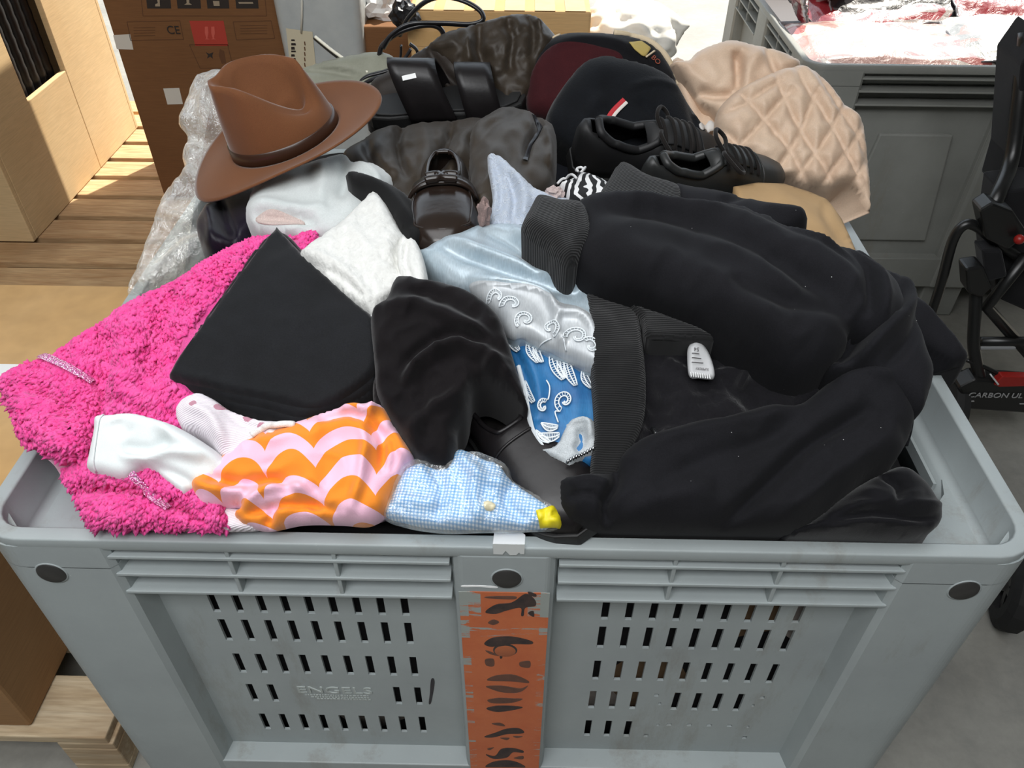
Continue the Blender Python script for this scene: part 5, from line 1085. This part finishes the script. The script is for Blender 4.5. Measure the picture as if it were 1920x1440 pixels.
c = Cloth([(1180, 572), (1240, 590), (1310, 615), (1340, 640), (1290, 640), (1215, 636), (1204, 600)], lift=.10, thick=.012, edge=8, step=5, skirt=.03); c.build('waistband', M_RIBW, hd)
c_s2 = Cloth([(1262, 352), (1290, 356), (1350, 366), (1420, 384), (1485, 397), (1508, 414), (1506, 436), (1440, 450), (1350, 440), (1270, 410), (1255, 380)], lift=.085, thick=.035, edge=30, step=6, skirt=.06, folds=[([(1340, 400), (1380, 390), (1400, 372)], -.010, 8), ([(1420, 410), (1470, 415), (1505, 420)], .008, 12)]); c_s2.build('second_sleeve', M_HOOD, hd)
c = Cloth([(1118, 388), (1140, 340), (1166, 309), (1215, 334), (1275, 356), (1262, 400), (1200, 402)], lift=.105, thick=.022, edge=16, step=5, skirt=.06); c.build('second_cuff', M_RIBC, hd)
c_sl = Cloth([(1085, 385), (1180, 378), (1280, 387), (1370, 398), (1440, 424), (1500, 448), (1600, 490), (1660, 525), (1690, 600), (1650, 660), (1590, 640), (1583, 660), (1550, 700), (1495, 722), (1452, 712), (1384, 664), (1330, 628), (1220, 580), (1110, 545), (1062, 502), (1075, 440)], lift=.11, thick=.065, edge=80, step=6, skirt=.07,
    folds=[([(1110, 430), (1250, 440), (1400, 500), (1500, 560), (1580, 615)], -.030, 22), ([(1100, 400), (1250, 400), (1400, 430), (1520, 490), (1590, 560)], .014, 18), ([(1180, 385), (1300, 400), (1420, 440), (1560, 520), (1600, 590)], -.012, 9), ([(1440, 430), (1540, 480), (1600, 540), (1610, 620)], -.022, 10), ([(1350, 560), (1440, 600), (1580, 618)], -.014, 16), ([(1120, 500), (1250, 540), (1380, 600), (1480, 690)], .014, 30), ([(1470, 450), (1580, 510), (1630, 580), (1625, 650)], .016, 12), ([(1300, 470), (1400, 520), (1480, 590)], .010, 20)], noise=((.010, .008), (.02, .004)))
c_sl.build('sleeve', M_HOOD, hd)
c = Cloth([(978, 436), (990, 402), (1008, 374), (1050, 382), (1095, 392), (1108, 440), (1092, 480), (1066, 504), (1020, 470)], lift=.145, thick=.032, edge=26, step=5, skirt=.06); c.build('cuff', M_RIBC, hd)
c = Cloth([(1590, 480), (1645, 512), (1672, 522), (1696, 548), (1706, 600), (1724, 658), (1736, 700), (1728, 745), (1706, 795), (1660, 760), (1600, 720), (1560, 722), (1540, 700), (1575, 665), (1590, 610), (1600, 560)], lift=.10, thick=.05, edge=45, step=6, skirt=.10,
    folds=[([(1645, 520), (1640, 580), (1600, 650), (1560, 700)], -.034, 14), ([(1680, 535), (1690, 580), (1640, 650), (1590, 700)], .020, 14), ([(1655, 525), (1670, 560), (1650, 620)], -.016, 8), ([(1700, 600), (1680, 660), (1640, 715)], -.012, 10)]); c.build('hood', M_HOOD, hd)
c = Cloth([(1640, 545), (1672, 530), (1700, 545), (1735, 580), (1765, 615), (1808, 664), (1806, 684), (1775, 690), (1735, 668), (1700, 650), (1650, 600)], lift=.055, thick=.035, edge=26, step=6, skirt=.05, plane=(.42, .80, .35), folds=[([(1710, 570), (1750, 610), (1790, 670)], .010, 12)]); c.build('hood_point', M_HOOD, hd)
c_lo = Cloth([(1046, 925), (1052, 902), (1090, 893), (1148, 888), (1160, 860), (1200, 828), (1290, 798), (1350, 790), (1430, 768), (1490, 765), (1550, 722), (1600, 696), (1650, 690), (1690, 722), (1704, 775), (1694, 830), (1670, 875), (1620, 900), (1580, 935), (1520, 985), (1480, 1002), (1400, 1002), (1250, 1000), (1130, 996), (1075, 985), (1050, 960)], lift=.075, thick=.055, edge=60, step=6, skirt=.08,
    folds=[([(1155, 885), (1150, 920), (1130, 960), (1140, 990)], -.024, 10), ([(1060, 920), (1100, 910), (1145, 925)], .010, 9), ([(1060, 945), (1100, 940), (1140, 955)], -.010, 7), ([(1340, 1000), (1420, 930), (1500, 860), (1570, 815), (1620, 790)], -.020, 14), ([(1430, 1000), (1520, 930), (1600, 880), (1670, 840)], .016, 22), ([(1200, 850), (1300, 820), (1420, 800), (1500, 770)], .012, 18), ([(1220, 930), (1320, 880), (1420, 850), (1500, 800)], -.010, 20), ([(1550, 730), (1600, 720), (1650, 740)], .010, 12), ([(1160, 980), (1260, 940), (1330, 930)], .010, 22)], noise=((.010, .006), (.02, .003)))
c_lo.build('front_sleeve', M_HOOD, hd)
c_lo.tube('shoulder_seam', [(1570, 712), (1610, 692), (1650, 690), (1680, 710), (1696, 745), (1704, 790), (1694, 835)], .0045, M_HOOD, hd, .003)
# care label and slider
V, F = [], []
lab = Cloth([(1289, 662), (1292, 648), (1302, 638), (1312, 640), (1326, 656), (1336, 680), (1340, 700), (1336, 708), (1312, 706), (1293, 702)], lift=.092, thick=.004, edge=12, step=4, skirt=.004)
lo_ = lab.build('care_label', plain('label_satin', '#b4b5b6', .5), hd); tag(lo_, 'white sewn-in care label')
M_LTXT = plain('label_ink', '#4a4648', .7)
text_on('label_text', 'SUPERDRY', lab, (1316, 693), 6.5, math.pi+.12, M_LTXT, hd, .0012, .8); text_on('label_text', '54', lab, (1305, 658), 10, math.pi+.1, M_LTXT, hd, .0012)
for k, y in enumerate((666, 674, 682)):
    V, F = lab.ribbon([(1296, y), (1310+4*k, y+1)], 1.2, .002, 3); link_mesh('label_print', V, F, M_LTXT, hd)
for k in range(9):
    V, F = lab.ribbon([(1294+4.4*k, 700+.6*k), (1296+4.4*k, 708+.5*k)], 2.0, .003, 3); link_mesh('label_fringe', V, F, M_WHITE, hd)
c_in.tube('zip_slider', [(1222, 812), (1226, 822), (1229, 828)], .0035, M_ZIP, hd, .012)
# black joggers in the corner
c = Cloth([(1470, 1005), (1520, 975), (1580, 930), (1640, 895), (1680, 880), (1715, 905), (1745, 945), (1752, 975), (1740, 1000), (1712, 1014), (1600, 1010)], lift=.02, thick=.045, edge=40, step=6, skirt=.08,
    folds=[([(1540, 985), (1620, 975), (1700, 985), (1740, 975)], -.012, 6), ([(1530, 1000), (1620, 990), (1710, 1000)], .010, 6), ([(1560, 965), (1640, 955), (1720, 960), (1745, 950)], .010, 7), ([(1640, 905), (1665, 930), (1660, 960)], -.018, 8), ([(1600, 930), (1650, 945), (1700, 940)], .008, 9)], noise=((.02, .004),))
tag(c.build('black_joggers', fabric('black_jogger', '#0f0f12', '#141418')), 'black jogging trousers bunched in the front corner under the sweatshirt sleeve', 'trousers')

# ------------------------------------------------------------------ front row
def pyjama():
    t = NT('rosebud_rib'); v = t.coord('UV'); w = t.wave(t.coord('UV', (1, 1, 1), (0, 0, math.radians(70))), 140, .3, 'X'); vo = t.n('ShaderNodeTexVoronoi'); vo.inputs['Scale'].default_value = 42; t.l(v, vo.inputs['Vector'])
    fl = t.math('LESS_THAN', t.math('ADD', vo.outputs['Distance'], t.math('MULTIPLY', t.noise(v, 300, 2), .12)), .30); c = t.mix(fl, t.ramp(w, [(.3, '#ddd2da'), (.7, '#efe8ed')]), '#bd8496'); t.setp(Base_Color=c, Roughness=.9, Sheen_Weight=.2); t.bump(w, .35, .003); return t.m
M_PYJ = pyjama()
py_ = empty('rosebud_top', hitB([(450, 800)], .05)[0], 'pale pink ribbed top with small rosebuds, between black trousers and white tee', 'top')
c = Cloth([(330, 778), (338, 758), (358, 744), (378, 740), (402, 750), (435, 772), (490, 790), (555, 798), (590, 830), (520, 870), (430, 870), (395, 830), (370, 812), (345, 806)], lift=.085, thick=.022, edge=18, step=5, skirt=.04, folds=[([(350, 770), (400, 790), (430, 850)], .010, 12), ([(420, 775), (480, 810), (550, 810)], -.008, 10), ([(500, 800), (520, 830)], .006, 8)]); c.build('top_body', M_PYJ, py_)
c.tube('neck_binding', [(478, 828), (500, 812), (530, 805), (556, 806)], .004, fabric('white_binding', '#eeeae8', '#f3f0ee'), py_, .003)
c = Cloth([(384, 956), (420, 952), (460, 958), (490, 975), (485, 996), (384, 993)], lift=.03, thick=.016, edge=12, step=5); c.build('hem', M_PYJ, py_)
M_TEEW = fabric('white_jersey', '#e0e6e6', '#e8ecec', weave=700, bump=.06, amt=.1)
wt = empty('white_tee', hitB([(290, 850)], .04)[0], 'white tee with its short sleeve lying over the pink fleece', 'tee')
c = Cloth([(187, 785), (215, 781), (255, 779), (302, 790), (350, 810), (415, 853), (440, 880), (410, 910), (372, 922), (352, 936), (335, 926), (305, 898), (280, 884), (262, 892), (240, 905), (205, 899), (172, 886), (176, 850), (183, 815)], lift=.10, thick=.026, edge=24, step=5, skirt=.03,
    folds=[([(240, 850), (290, 855), (330, 835)], -.012, 11), ([(235, 865), (280, 870), (330, 860), (390, 870)], .010, 9), ([(300, 800), (350, 840), (420, 870)], .010, 14), ([(290, 885), (320, 890), (370, 915)], -.008, 9), ([(230, 800), (250, 830)], -.006, 16)], noise=((.012, .004),))
c.build('sleeve', M_TEEW, wt); c.tube('hem_seam', [(207, 787), (200, 830), (192, 892)], .0013, M_TEEW, wt, .0012)
def scallop():
    t = NT('scallop_print'); v = t.coord('UV', (1, 1, 1), (0, 0, math.radians(-14))); nz = t.n('ShaderNodeTexNoise'); nz.inputs['Scale'].default_value = 7; nz.inputs['Detail'].default_value = 1; t.l(v, nz.inputs['Vector'])
    sep = t.n('ShaderNodeSeparateXYZ'); t.l(v, sep.inputs[0]); n = t.math('SUBTRACT', nz.outputs[0], .5)
    u = t.math('ADD', sep.outputs[0], t.math('MULTIPLY', n, .05)); w = t.math('ADD', sep.outputs[1], t.math('MULTIPLY', n, .06))
    arch = t.math('POWER', t.math('ABSOLUTE', t.math('SINE', t.math('MULTIPLY', u, math.pi/.058))), .75)
    f = t.math('FRACT', t.math('SUBTRACT', t.math('DIVIDE', w, .044), t.math('MULTIPLY', arch, .52))); k = t.math('GREATER_THAN', f, .52)
    t.setp(Base_Color=t.mix(k, '#f08a1e', '#f3bfd6'), Roughness=.85, Sheen_Weight=.2); t.bump(t.noise(t.coord('UV'), 900, 2), .15, .002); return t.m
c = Cloth([(360, 913), (374, 890), (410, 864), (450, 836), (500, 812), (560, 795), (612, 775), (662, 764), (716, 764), (742, 802), (777, 858), (762, 880), (747, 905), (736, 932), (732, 952), (716, 976), (690, 989), (640, 986), (570, 986), (506, 998), (470, 990), (455, 985), (440, 966), (452, 950), (400, 959), (376, 946)], lift=.072, thick=.035, edge=34, step=5, skirt=.05,
    folds=[([(400, 905), (460, 915), (520, 910), (560, 930)], -.016, 9), ([(370, 915), (420, 930), (470, 935)], .012, 10), ([(460, 960), (510, 930), (560, 925), (600, 945)], .014, 9), ([(455, 975), (500, 965), (560, 955), (640, 965)], -.014, 8), ([(690, 800), (650, 790), (600, 800)], -.014, 9), ([(690, 800), (720, 830), (720, 900)], -.014, 9), ([(695, 795), (705, 770)], .014, 8), ([(690, 790), (665, 775), (640, 780)], .012, 8), ([(680, 810), (690, 850), (680, 920), (660, 970)], .012, 10), ([(520, 950), (515, 975), (500, 992)], -.012, 8), ([(600, 810), (580, 870), (600, 930)], .006, 24), ([(500, 830), (520, 880)], .006, 22), ([(730, 820), (745, 860), (735, 900)], -.010, 8)], noise=((.015, .005), (.022, .006)))
tag(c.build('scallop_shirt', scallop()), 'orange and pink scallop-print shirt crumpled at the front rim', 'shirt')
def gingham():
    t = NT('blue_gingham'); v = t.coord('UV', (1, 1, 1), (0, 0, .12)); sep = t.n('ShaderNodeSeparateXYZ'); t.l(v, sep.inputs[0])
    a = t.math('GREATER_THAN', t.math('FRACT', t.math('MULTIPLY', sep.outputs[0], 255)), .5); b = t.math('GREATER_THAN', t.math('FRACT', t.math('MULTIPLY', sep.outputs[1], 255)), .5)
    t.setp(Base_Color=t.ramp(t.math('MULTIPLY', t.math('ADD', a, b), .5), [(0, '#dfeaf2'), (.3, '#8fb9dc'), (.8, '#5f9bcf')], 'CONSTANT'), Roughness=.8); return t.m
gs = empty('gingham_shirt', hitB([(880, 930)], .03)[0], 'blue gingham shirt packed in clear film with a yellow sticker, at the front rim', 'shirt')
gf = [([(800, 880), (830, 920), (820, 980)], -.010, 9), ([(860, 860), (900, 900), (960, 920)], .010, 12), ([(900, 880), (890, 930), (900, 985)], .010, 14), ([(740, 940), (800, 950), (850, 945)], .008, 12), ([(960, 910), (950, 950), (990, 985)], -.010, 10)]
GO = [(722, 966), (738, 922), (758, 884), (790, 870), (828, 880), (850, 850), (872, 846), (905, 862), (935, 872), (960, 902), (1000, 928), (1035, 950), (1045, 990), (1000, 994), (900, 994), (820, 993), (760, 982)]
c = Cloth(GO, lift=.046, thick=.025, edge=24, step=5, skirt=.04, folds=gf, noise=((.02, .003),)); c.build('folded_shirt', gingham(), gs)
M_CLEAR2 = clear_film('clear_sleeve', (.97, .98, 1, 1), .10, .05, 15, .12)
c2 = Cloth([(718, 970), (732, 925), (752, 878), (790, 862), (828, 872), (880, 850), (930, 862), (955, 880), (965, 905), (1010, 930), (1045, 955), (1052, 993), (1000, 998), (900, 1000), (830, 1001), (760, 990)], lift=.055, thick=.028, edge=22, step=5, skirt=.02, folds=gf+[([(880, 850), (930, 880), (960, 905)], .008, 5), ([(740, 970), (800, 985), (900, 990)], .006, 5)], noise=((.03, .003), (.06, .005))); c2.build('clear_sleeve', M_CLEAR2, gs)
patch('yellow_sticker', c2, [(1004, 966), (1044, 952), (1059, 990), (1056, 994), (1012, 995)], .003, plain('yellow_sticker', '#e3d21e', .5), gs, False)
patch('cream_sticker', c2, [(909, 950), (924, 950), (930, 958), (922, 966), (910, 963)], .0005, plain('cream_sticker', '#d8cfae', .5), gs)
